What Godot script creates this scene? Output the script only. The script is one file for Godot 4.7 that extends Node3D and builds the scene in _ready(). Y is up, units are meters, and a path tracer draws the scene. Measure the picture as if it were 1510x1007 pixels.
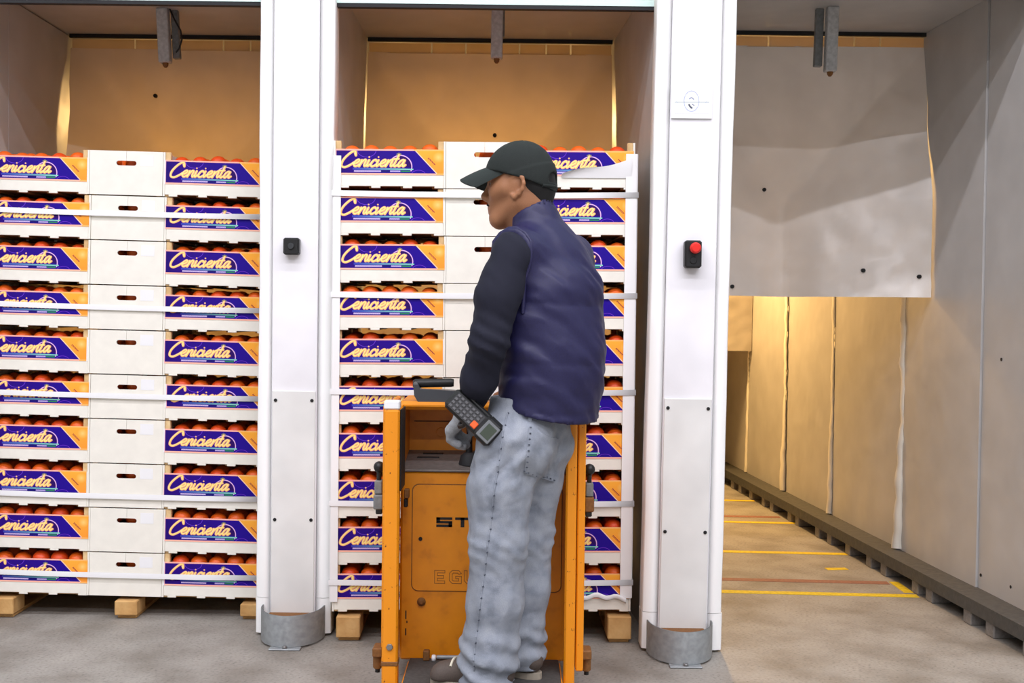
extends Node3D

# ------------------------------------------------------------------ mesh builder
class MB:
	var v := PackedVector3Array()
	var n := PackedVector3Array()
	var t := PackedVector2Array()

	func tri(a: Vector3, b: Vector3, c: Vector3, na: Vector3, nb: Vector3, nc: Vector3, ta := Vector2.ZERO, tb := Vector2.ZERO, tc := Vector2.ZERO) -> void:
		var g := (a - c).cross(a - b)
		if g.dot(na + nb + nc) < 0.0:
			v.append_array([a, c, b]); n.append_array([na, nc, nb]); t.append_array([ta, tc, tb])
		else:
			v.append_array([a, b, c]); n.append_array([na, nb, nc]); t.append_array([ta, tb, tc])

	func quad(a: Vector3, b: Vector3, c: Vector3, d: Vector3, nn: Vector3, ua := Vector2.ZERO, ub := Vector2.ZERO, uc := Vector2.ZERO, ud := Vector2.ZERO) -> void:
		tri(a, b, c, nn, nn, nn, ua, ub, uc)
		tri(a, c, d, nn, nn, nn, ua, uc, ud)

	func box(c: Vector3, s: Vector3, b := 0.0, m := Basis.IDENTITY) -> MB:
		var h := s * 0.5
		b = minf(b, minf(h.x, minf(h.y, h.z)) * 0.9)
		var pt := func(sg: Vector3, ax: int) -> Vector3:
			var p := Vector3(sg.x * (h.x - b), sg.y * (h.y - b), sg.z * (h.z - b))
			p[ax] = sg[ax] * h[ax]
			return c + m * p
		for ax in 3:
			var u := (ax + 1) % 3
			var w := (ax + 2) % 3
			for s0 in [-1.0, 1.0]:
				var q := []
				for k in [[-1, -1], [1, -1], [1, 1], [-1, 1]]:
					var sg := Vector3()
					sg[ax] = s0; sg[u] = k[0]; sg[w] = k[1]
					q.append(pt.call(sg, ax))
				var nn := Vector3(); nn[ax] = s0
				quad(q[0], q[1], q[2], q[3], m * nn)
		if b <= 0.0:
			return self
		for ax in 3:
			var u := (ax + 1) % 3
			var w := (ax + 2) % 3
			for su in [-1.0, 1.0]:
				for sw in [-1.0, 1.0]:
					var s1 := Vector3(); s1[ax] = -1; s1[u] = su; s1[w] = sw
					var s2 := s1; s2[ax] = 1
					var nn := Vector3(); nn[u] = su; nn[w] = sw
					quad(pt.call(s1, u), pt.call(s2, u), pt.call(s2, w), pt.call(s1, w), m * nn.normalized())
		for sx in [-1.0, 1.0]:
			for sy in [-1.0, 1.0]:
				for sz in [-1.0, 1.0]:
					var sg := Vector3(sx, sy, sz)
					var nn: Vector3 = m * sg.normalized()
					tri(pt.call(sg, 0), pt.call(sg, 1), pt.call(sg, 2), nn, nn, nn)
		return self

	# rings of equal size, smooth; closed round each ring unless open
	func skin(rings: Array, closed := true, caps := true) -> MB:
		var R := rings.size()
		var C: int = rings[0].size()
		var nr := []
		var sgn := 0.0
		for i in R:
			var row := PackedVector3Array()
			var cen := Vector3.ZERO
			for p in rings[i]:
				cen += p
			cen /= C
			for j in C:
				var jp := (j + 1) % C if closed else mini(j + 1, C - 1)
				var jm := (j + C - 1) % C if closed else maxi(j - 1, 0)
				var du: Vector3 = rings[i][jp] - rings[i][jm]
				var dv: Vector3 = rings[mini(i + 1, R - 1)][j] - rings[maxi(i - 1, 0)][j]
				var nn := du.cross(dv).normalized()
				sgn += nn.dot((rings[i][j] - cen).normalized())
				row.append(nn)
			nr.append(row)
		if sgn < 0.0 and closed:
			for i in R:
				for j in C:
					nr[i][j] = -nr[i][j]
		for i in R - 1:
			for j in (C if closed else C - 1):
				var k := (j + 1) % C
				var a: Vector3 = rings[i][j]; var b: Vector3 = rings[i][k]; var c: Vector3 = rings[i + 1][k]; var d: Vector3 = rings[i + 1][j]
				tri(a, b, c, nr[i][j], nr[i][k], nr[i + 1][k])
				tri(a, c, d, nr[i][j], nr[i + 1][k], nr[i + 1][j])
		if caps and closed:
			for e in [0, R - 1]:
				var cen := Vector3.ZERO
				for p in rings[e]:
					cen += p
				cen /= C
				var o := Vector3.ZERO
				for p in rings[1 if e == 0 else R - 2]:
					o += p
				var nn := Vector3.ZERO
				for j in C:
					nn += (rings[e][j] - cen).cross(rings[e][(j + 1) % C] - cen)
				nn = nn.normalized()
				if nn.dot(cen - o / C) < 0.0:
					nn = -nn
				for j in C:
					tri(cen, rings[e][j], rings[e][(j + 1) % C], nn, nn, nn)
		return self

	func tube(pts: Array, rad: Array, sides := 12, caps := true) -> MB:
		var rings := []
		var up := Vector3.ZERO
		for i in pts.size():
			var d: Vector3 = (pts[mini(i + 1, pts.size() - 1)] - pts[maxi(i - 1, 0)]).normalized()
			if up == Vector3.ZERO:
				up = Vector3.UP if absf(d.y) < 0.8 else Vector3.RIGHT
			var s := d.cross(up).normalized()
			up = s.cross(d).normalized()
			var r: float = rad[mini(i, rad.size() - 1)]
			var ring := PackedVector3Array()
			for k in sides:
				var a := TAU * k / sides
				ring.append(pts[i] + (s * cos(a) + up * sin(a)) * r)
			rings.append(ring)
		return skin(rings, true, caps)

	func cyl(a: Vector3, b: Vector3, r: float, sides := 16, bev := 0.0) -> MB:
		if bev > 0.0:
			var d := (b - a).normalized() * bev
			return tube([a, a + d, b - d, b], [r - bev, r, r, r - bev], sides)
		return tube([a, b], [r], sides)

	func ball(c: Vector3, r: float, sides := 14) -> MB:
		var rings := []
		for i in range(0, sides / 2 + 1):
			var a := PI * (0.02 + 0.96 * i / (sides / 2.0))
			var ring := PackedVector3Array()
			for k in sides:
				var b := TAU * k / sides
				ring.append(c + Vector3(sin(a) * cos(b), cos(a), sin(a) * sin(b)) * r)
			rings.append(ring)
		return skin(rings)

	# 2D outline swept along an axis: map(point2, depth) gives the place
	func prism(poly: PackedVector2Array, d0: float, d1: float, m: Transform3D) -> MB:
		var idx := Geometry2D.triangulate_polygon(poly)
		var nz := m.basis.z.normalized()
		for e in [d0, d1]:
			var nn := -nz if (e == minf(d0, d1)) else nz
			for i in range(0, idx.size(), 3):
				var q := []
				for k in 3:
					var p := poly[idx[i + k]]
					q.append(m * Vector3(p.x, p.y, e))
				tri(q[0], q[1], q[2], nn, nn, nn)
		var cw := Geometry2D.is_polygon_clockwise(poly)
		for i in poly.size():
			var a := poly[i]
			var b := poly[(i + 1) % poly.size()]
			var e := b - a
			var o := Vector2(e.y, -e.x) * (-1.0 if cw else 1.0)
			var nn := (m.basis * Vector3(o.x, o.y, 0)).normalized()
			quad(m * Vector3(a.x, a.y, d0), m * Vector3(b.x, b.y, d0), m * Vector3(b.x, b.y, d1), m * Vector3(a.x, a.y, d1), nn)
		return self

	func mesh() -> ArrayMesh:
		var arr := []
		arr.resize(Mesh.ARRAY_MAX)
		arr[Mesh.ARRAY_VERTEX] = v
		arr[Mesh.ARRAY_NORMAL] = n
		arr[Mesh.ARRAY_TEX_UV] = t
		var am := ArrayMesh.new()
		am.add_surface_from_arrays(Mesh.PRIMITIVE_TRIANGLES, arr)
		return am


# ------------------------------------------------------------------ distance field, meshed as surface nets
class Field:
	var pr := []
	var post: Callable

	func cap(a: Vector3, b: Vector3, ra: float, rb: float, k := 0.03, axis := Vector3.ZERO, s := 1.0) -> Field:
		pr.append([a, b, ra, rb, k, axis, s - 1.0])
		return self

	func chain(pts: Array, rad: Array, k := 0.02, axis := Vector3.ZERO, s := 1.0) -> Field:
		for i in pts.size() - 1:
			cap(pts[i], pts[i + 1], rad[i], rad[i + 1], k, axis, s)
		return self

	func one(q: Array, p: Vector3) -> float:
		var pa: Vector3 = p - q[0]
		var ba: Vector3 = q[1] - q[0]
		if q[6] != 0.0:
			var ax: Vector3 = q[5]
			pa += ax * (ax.dot(pa) * q[6])
			ba += ax * (ax.dot(ba) * q[6])
		var l := ba.length_squared()
		var h := clampf(pa.dot(ba) / l, 0.0, 1.0) if l > 1e-9 else 0.0
		return (pa - ba * h).length() - lerpf(q[2], q[3], h)

	func at(p: Vector3) -> float:
		var d := 1.0
		for q in pr:
			var e := one(q, p)
			var k: float = q[4]
			var h := maxf(k - absf(d - e), 0.0) / k
			d = minf(d, e) - h * h * k * 0.25
		if post.is_valid():
			d = post.call(p, d)
		return d

	# walks from outside along a direction to the surface
	func hit(p: Vector3, dir: Vector3) -> Vector3:
		for i in 80:
			var d := at(p)
			if d < 0.0005:
				break
			p += dir * clampf(d * 0.7, 0.0005, 0.05)
		return p

	func net(c: float, mb: MB) -> void:
		var lo := Vector3.ONE * 1e9
		var hi := -lo
		for q in pr:
			var r: float = maxf(q[2], q[3]) + c * 3.0 + 0.01
			for e in 2:
				lo = lo.min(q[e] - Vector3.ONE * r)
				hi = hi.max(q[e] + Vector3.ONE * r)
		var nx := int((hi.x - lo.x) / c) + 2
		var ny := int((hi.y - lo.y) / c) + 2
		var nz := int((hi.z - lo.z) / c) + 2
		var g := PackedFloat32Array()
		g.resize(nx * ny * nz)
		g.fill(1.0)
		var sy := nx
		var sz := nx * ny
		for q in pr:
			var A: Vector3 = q[0]
			var B: Vector3 = q[1]
			var k: float = q[4]
			var r: float = maxf(q[2], q[3]) + c * 2.5 + k
			var a: Vector3 = ((A.min(B) - Vector3.ONE * r) - lo) / c
			var b: Vector3 = ((A.max(B) + Vector3.ONE * r) - lo) / c
			for z in range(maxi(int(a.z), 0), mini(int(b.z) + 1, nz - 1) + 1):
				for y in range(maxi(int(a.y), 0), mini(int(b.y) + 1, ny - 1) + 1):
					var o := z * sz + y * sy
					for x in range(maxi(int(a.x), 0), mini(int(b.x) + 1, nx - 1) + 1):
						var e := one(q, lo + Vector3(x, y, z) * c)
						var d := g[o + x]
						var h := maxf(k - absf(d - e), 0.0) / k
						g[o + x] = minf(d, e) - h * h * k * 0.25
		if post.is_valid():
			for z in nz:
				for y in ny:
					var o := z * sz + y * sy
					for x in nx:
						if g[o + x] < 0.06:
							g[o + x] = post.call(lo + Vector3(x, y, z) * c, g[o + x])
		var id := {}
		var vs := PackedVector3Array()
		var ed := [[0, 1], [2, 3], [4, 5], [6, 7], [0, 2], [1, 3], [4, 6], [5, 7], [0, 4], [1, 5], [2, 6], [3, 7]]
		var off := [0, 1, sy, sy + 1, sz, sz + 1, sz + sy, sz + sy + 1]
		var cor := [Vector3(0, 0, 0), Vector3(1, 0, 0), Vector3(0, 1, 0), Vector3(1, 1, 0), Vector3(0, 0, 1), Vector3(1, 0, 1), Vector3(0, 1, 1), Vector3(1, 1, 1)]
		for z in nz - 1:
			for y in ny - 1:
				for x in nx - 1:
					var o := z * sz + y * sy + x
					var d0 := g[o]
					if absf(d0) > c * 8.0:
						continue
					var neg := 0
					for k in 8:
						if g[o + off[k]] < 0.0:
							neg += 1
					if neg == 0 or neg == 8:
						continue
					var s := Vector3.ZERO
					var m := 0
					for e in ed:
						var fa := g[o + off[e[0]]]
						var fb := g[o + off[e[1]]]
						if (fa < 0.0) != (fb < 0.0):
							s += cor[e[0]].lerp(cor[e[1]], fa / (fa - fb))
							m += 1
					id[o] = vs.size()
					vs.append(lo + (Vector3(x, y, z) + s / m) * c)
		var ns := PackedVector3Array()
		ns.resize(vs.size())
		var faces := []
		for o in id:
			var z: int = o / sz
			var y: int = (o - z * sz) / sy
			var x: int = o - z * sz - y * sy
			for ax in 3:
				var st: int = [1, sy, sz][ax]
				var u: int = [sy, sz, 1][ax]
				var w: int = [sz, 1, sy][ax]
				if g[o] < 0.0 == (g[o + st] < 0.0):
					continue
				if not (id.has(o - u) and id.has(o - w) and id.has(o - u - w)):
					continue
				var f := [id[o], id[o - u], id[o - u - w], id[o - w]]
				var want := Vector3(); want[ax] = 1.0 if g[o] < 0.0 else -1.0
				var fn := (vs[f[2]] - vs[f[0]]).cross(vs[f[3]] - vs[f[1]])
				if fn.dot(want) < 0.0:
					fn = -fn
				faces.append(f)
				for i in f:
					ns[i] += fn
		for i in ns.size():
			ns[i] = ns[i].normalized()
		for f in faces:
			mb.tri(vs[f[0]], vs[f[1]], vs[f[2]], ns[f[0]], ns[f[1]], ns[f[2]])
			mb.tri(vs[f[0]], vs[f[2]], vs[f[3]], ns[f[0]], ns[f[2]], ns[f[3]])


# ------------------------------------------------------------------ objects, names and labels
func thing(called: String, label: String, category: String, at := Vector3.ZERO, group := "", turn := 0.0) -> Node3D:
	var o := Node3D.new()
	o.name = called
	o.position = at
	o.rotation.y = turn
	add_child(o, true)
	return tag(o, label, category, group)

func tag(o: Node3D, label: String, category: String, group := "") -> Node3D:
	o.set_meta("label", label)
	o.set_meta("category", category)
	if group:
		o.set_meta("group", group)
	return o

func part(called: String, mb, m: Material, parent: Node = self, label := "") -> MeshInstance3D:
	var o := MeshInstance3D.new()
	o.name = called
	o.mesh = mb.mesh() if mb is MB else mb
	o.material_override = m
	parent.add_child(o, true)
	if label:
		o.set_meta("label", label)
	return o

func struct(called: String, mb, m: Material, label := "") -> MeshInstance3D:
	var o := part(called, mb, m)
	o.set_meta("kind", "structure")
	if label:
		o.set_meta("label", label)
	return o

func bx(c: Vector3, s: Vector3, b := 0.0, m := Basis.IDENTITY) -> MB:
	return MB.new().box(c, s, b, m)

# box between two corners
func span(a: Vector3, b: Vector3, bev := 0.0) -> MB:
	return MB.new().box((a + b) * 0.5, (b - a).abs(), bev)

# ------------------------------------------------------------------ materials
func noise(freq: float, ramp: Array, sd := 1, oct := 4, size := 512, kind := FastNoiseLite.TYPE_SIMPLEX_SMOOTH) -> NoiseTexture2D:
	var f := FastNoiseLite.new()
	f.seed = sd
	f.noise_type = kind
	f.frequency = freq
	f.fractal_octaves = oct
	var tx := NoiseTexture2D.new()
	tx.width = size; tx.height = size
	tx.seamless = true
	tx.noise = f
	if ramp.size():
		var g := Gradient.new()
		var of := PackedFloat32Array()
		var co := PackedColorArray()
		for r in ramp:
			of.append(r[0]); co.append(r[1])
		g.offsets = of; g.colors = co
		tx.color_ramp = g
	return tx

func grey(a: float) -> Color:
	return Color(a, a, a)

func mat(c: Color, rough := 0.7, tex: Texture2D = null, scale := 1.0, bump: Texture2D = null, bscale := 0.1, metal := 0.0) -> StandardMaterial3D:
	var m := StandardMaterial3D.new()
	m.albedo_color = c
	m.roughness = rough
	m.metallic = metal
	if tex or bump:
		m.uv1_triplanar = true
		m.uv1_world_triplanar = true
		m.uv1_scale = Vector3.ONE * scale
	if tex:
		m.albedo_texture = tex
	if bump:
		m.heightmap_enabled = true
		m.heightmap_texture = bump
		m.heightmap_scale = bscale
	return m

func detail(m: StandardMaterial3D, tex: Texture2D, scale: float) -> StandardMaterial3D:
	m.detail_enabled = true
	m.detail_albedo = tex
	m.detail_blend_mode = BaseMaterial3D.BLEND_MODE_MUL
	m.detail_uv_layer = BaseMaterial3D.DETAIL_UV_2
	m.uv2_triplanar = true
	m.uv2_world_triplanar = true
	m.uv2_scale = Vector3.ONE * scale
	return m

var M := {}
var rng := RandomNumberGenerator.new()
const ORD := ["first", "second", "third", "fourth", "fifth", "sixth", "seventh", "eighth", "ninth", "tenth"]

func _ready() -> void:
	rng.seed = 7
	camera_and_light()
	materials()
	setting()
	pillars()
	curtains()
	stack("left")
	stack("middle")
	truck()
	person()
	floor_marks()


# ------------------------------------------------------------------ camera, environment, hall lamps
func camera_and_light() -> void:
	var cam := Camera3D.new()
	cam.name = "camera"
	cam.fov = 32.868
	cam.position = Vector3(0, 1.3, 0)
	cam.rotation = Vector3(-0.02431, 0, 0.012)
	cam.near = 0.05; cam.far = 60
	add_child(cam)
	cam.current = true
	var we := WorldEnvironment.new()
	we.name = "environment"
	var e := Environment.new()
	e.background_mode = Environment.BG_COLOR
	e.background_color = Color(0.02, 0.02, 0.02)
	e.tonemap_mode = Environment.TONE_MAPPER_LINEAR
	e.tonemap_exposure = 1.0
	e.sdfgi_enabled = true; e.ssao_enabled = true; e.ssil_enabled = true
	we.environment = e
	add_child(we)
	# the hall's long rows of tubes, parallel to the store fronts: [z, energy]
	for k in [[-1.85, 32.0], [0.45, 40.0], [4.2, 44.0]]:
		hall_lamp(Vector3(0, 5.9, k[0]), k[1])
	for k in [[-1.6, 2.54, -7.3, 6.3], [-0.15, 2.54, -7.3, 8.0], [1.0, 2.575, -8.0, 10.0]]:
		tunnel_lamp(Vector3(k[0], k[1], k[2]), k[3])

func glow_mat(c: Color, e: float) -> StandardMaterial3D:
	var m := StandardMaterial3D.new()
	m.albedo_color = Color(0.9, 0.9, 0.9)
	m.emission_enabled = true
	m.emission = c
	m.emission_energy_multiplier = e
	return m

func hall_lamp(at: Vector3, energy: float) -> void:
	var where := "nearest the store fronts" if at.z < -1.0 else "in the middle of the hall" if at.z < 2.0 else "towards the hall's rear wall"
	var o := thing("ceiling_lamp", "long row of white tube lamps under the hall ceiling, " + where, "lamp", at, "long lamp rows in the hall")
	part("housing", bx(Vector3(0, 0.05, 0), Vector3(10.4, 0.08, 0.26), 0.01), mat(Color(0.85, 0.85, 0.86), 0.5), o)
	for s in [-0.06, 0.06]:
		part("tube", MB.new().cyl(Vector3(-5.1, 0.0, s), Vector3(5.1, 0.0, s), 0.013, 10), glow_mat(Color(0.95, 0.97, 1.0), 4.0), o)
	for x in [-4.0, 0.0, 4.0]:
		part("hanger", bx(Vector3(x, 0.195, 0), Vector3(0.02, 0.21, 0.02)), mat(Color(0.6, 0.6, 0.6), 0.5), o)
	var l := AreaLight3D.new()
	l.name = "tube_light"
	l.area_size = Vector2(10.2, 0.16)
	l.light_color = Color(0.972, 0.966, 1.0)
	l.light_energy = energy
	l.area_range = 30
	l.shadow_enabled = true
	l.position = Vector3(0, -0.03, 0)
	l.rotation = Vector3(-PI / 2, 0, 0)
	o.add_child(l)

func tunnel_lamp(at: Vector3, energy: float) -> void:
	var o := thing("tunnel_lamp", "warm lamp on the ceiling deep inside the %s store tunnel" % ("left" if at.x < -1 else "middle" if at.x < 0.5 else "right"), "lamp", at, "warm lamps in the store tunnels")
	part("base", bx(Vector3(0, 0.09, 0), Vector3(0.16, 0.06, 0.6), 0.01), mat(Color(0.8, 0.8, 0.8), 0.5), o)
	part("tube", MB.new().cyl(Vector3(0, 0.03, -0.28), Vector3(0, 0.03, 0.28), 0.025, 12, 0.005), glow_mat(Color(1.0, 0.72, 0.34), 3.0), o)
	var l := AreaLight3D.new()
	l.name = "warm_light"
	l.area_size = Vector2(0.1, 0.56)
	l.light_color = Color(1.0, 0.795, 0.50)
	l.light_energy = energy
	l.area_range = 20
	l.shadow_enabled = true
	l.position = Vector3(0, -0.002, 0)
	l.rotation = Vector3(-PI / 2, 0, 0)
	o.add_child(l)


func materials() -> void:
	var soft := noise(0.008, [[0.0, grey(0.93)], [1.0, grey(1.0)]], 3, 3)
	var fine := noise(0.05, [[0.0, grey(0.8)], [1.0, grey(1.0)]], 5, 4)
	var bump := noise(0.03, [], 9, 4)
	M.soft = soft; M.fine = fine; M.bump = bump
	var stain := noise(0.006, [[0.0, Color(0.74, 0.71, 0.67)], [0.38, Color(0.87, 0.85, 0.82)], [0.6, Color(0.93, 0.915, 0.89)], [1.0, Color(1.0, 0.985, 0.96)]], 21, 7, 1024)
	var speck := noise(0.09, [[0.0, grey(0.7)], [0.3, grey(0.92)], [0.75, grey(0.97)], [1.0, grey(1.0)]], 33, 3)
	M.concrete = detail(mat(Color(0.675, 0.665, 0.65), 0.6, stain, 0.42, bump, 0.25), speck, 1.3)
	M.white_wall = mat(Color(0.88, 0.88, 0.87), 0.6, soft, 0.5)
	M.hall = mat(Color(0.74, 0.74, 0.73), 0.7, soft, 0.5)
	M.tunnel = mat(Color(0.745, 0.735, 0.725), 0.42, soft, 0.8, noise(0.006, [], 12, 3), 0.5)
	M.pillar = mat(Color(0.97, 0.965, 0.98), 0.5, soft, 0.7)
	M.edge = mat(Color(0.98, 0.98, 0.975), 0.45)
	M.plate = mat(Color(0.915, 0.915, 0.905), 0.45, soft, 0.9)
	M.rubber = mat(Color(0.09, 0.09, 0.10), 0.7)
	M.dark = mat(Color(0.05, 0.05, 0.055), 0.6)
	M.mint = mat(Color(0.84, 0.94, 0.91), 0.4)
	M.galv = mat(Color(0.68, 0.70, 0.71), 0.5, fine, 1.2, null, 0.1, 0.25)
	M.bar = mat(Color(0.80, 0.80, 0.80), 0.5, fine, 1.5)
	M.grey_steel = mat(Color(0.52, 0.53, 0.53), 0.5, fine, 1.5)
	M.beam = mat(Color(0.31, 0.31, 0.305), 0.65, fine, 1.1, bump, 0.2)
	M.block = mat(Color(0.55, 0.53, 0.51), 0.85, fine, 2.0)
	var cur := mat(Color(0.87, 0.845, 0.81), 0.34, soft, 0.9, noise(0.005, [], 44, 3), 1.6)
	cur.backlight_enabled = true
	cur.backlight = Color(0.96, 0.87, 0.72)
	M.curtain = cur
	M.curtain_thick = cur.duplicate()
	M.curtain_thick.backlight = Color(0.45, 0.42, 0.36)
	M.curtain_thick.albedo_color = Color(0.93, 0.915, 0.895)
	var hem := mat(Color(0.88, 0.82, 0.70), 0.5, soft, 0.9)
	hem.backlight_enabled = true
	hem.backlight = Color(0.95, 0.85, 0.6)
	M.hem = hem
	var film := mat(Color(0.93, 0.91, 0.86), 0.3)
	film.backlight_enabled = true
	film.backlight = Color(0.4, 0.38, 0.33)
	M.film = film
	# crates
	M.crate = mat(Color(0.955, 0.94, 0.895), 0.6, noise(0.02, [[0.0, grey(0.965)], [1.0, grey(1.0)]], 8, 4), 1.2)
	var grain := noise(0.012, [[0.0, Color(0.80, 0.66, 0.46)], [0.5, Color(0.90, 0.77, 0.57)], [1.0, Color(0.97, 0.87, 0.69)]], 15, 5)
	M.raw_wood = mat(Color(0.95, 0.93, 0.9), 0.8, grain, 2.0)
	M.base_wood = mat(Color(0.66, 0.56, 0.45), 0.85, grain, 2.0)
	M.pallet = mat(Color(0.88, 0.80, 0.68), 0.85, grain, 1.2, bump, 0.2)
	M.sticker = mat(Color(0.94, 0.94, 0.945), 0.4)
	M.strap = mat(Color(0.95, 0.95, 0.955), 0.3)
	M.board = mat(Color(0.955, 0.95, 0.95), 0.55)
	var peel := noise(0.06, [[0.0, Color(0.88, 0.88, 0.88)], [1.0, Color(1, 1, 1)]], 61, 3)
	M.orange = mat(Color(0.96, 0.40, 0.07), 0.42, peel, 6.0, noise(0.25, [], 62, 2), 0.08)
	M.orange_red = mat(Color(0.93, 0.31, 0.06), 0.42, peel, 6.0, noise(0.25, [], 63, 2), 0.08)
	M.label = label_print()
	# truck
	var wear := noise(0.013, [[0.0, Color(0.86, 0.82, 0.76)], [0.35, Color(0.96, 0.95, 0.93)], [1.0, grey(1.0)]], 71, 5)
	M.paint = mat(Color(0.93, 0.575, 0.04), 0.42, wear, 1.3)
	M.paint_worn = mat(Color(0.93, 0.57, 0.05), 0.45, noise(0.03, [[0.0, Color(0.25, 0.20, 0.16)], [0.13, Color(0.50, 0.38, 0.27)], [0.18, grey(1.0)], [1.0, grey(1.0)]], 73, 4), 2.2)
	M.tray = mat(Color(0.47, 0.44, 0.42), 0.5, fine, 1.5)
	M.black = mat(Color(0.07, 0.07, 0.075), 0.45)
	M.blade = mat(Color(0.27, 0.28, 0.30), 0.35)
	M.rust = mat(Color(0.55, 0.36, 0.16), 0.7, fine, 3.0)
	M.steel = mat(Color(0.6, 0.6, 0.6), 0.4, fine, 2.0, null, 0.1, 0.6)
	M.mat_rubber = mat(Color(0.30, 0.29, 0.28), 0.8, fine, 2.0)


# ------------------------------------------------------------------ the label print
func curve(pts: Array, step := 0.02) -> PackedVector2Array:
	var out := PackedVector2Array()
	for i in pts.size() - 1:
		var p0: Vector2 = pts[maxi(i - 1, 0)]
		var p1: Vector2 = pts[i]
		var p2: Vector2 = pts[i + 1]
		var p3: Vector2 = pts[mini(i + 2, pts.size() - 1)]
		var k := maxi(2, int(p1.distance_to(p2) / step))
		for j in k:
			out.append(p1.cubic_interpolate(p2, p0, p3, float(j) / k))
	out.append(pts[-1])
	return out

func stamp(im: Image, c: Vector2, r: float, col: Color) -> void:
	var W := im.get_width()
	var H := im.get_height()
	for y in range(maxi(int(c.y - r) - 1, 0), mini(int(c.y + r) + 2, H)):
		for x in range(maxi(int(c.x - r) - 1, 0), mini(int(c.x + r) + 2, W)):
			var a := clampf(r - Vector2(x, y).distance_to(c) + 0.5, 0.0, 1.0) * col.a
			if a > 0.0:
				im.set_pixel(x, y, im.get_pixel(x, y).lerp(Color(col.r, col.g, col.b), a))

func stroke(im: Image, pts: PackedVector2Array, r: float, col: Color) -> void:
	for p in pts:
		stamp(im, p, r, col)

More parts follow.
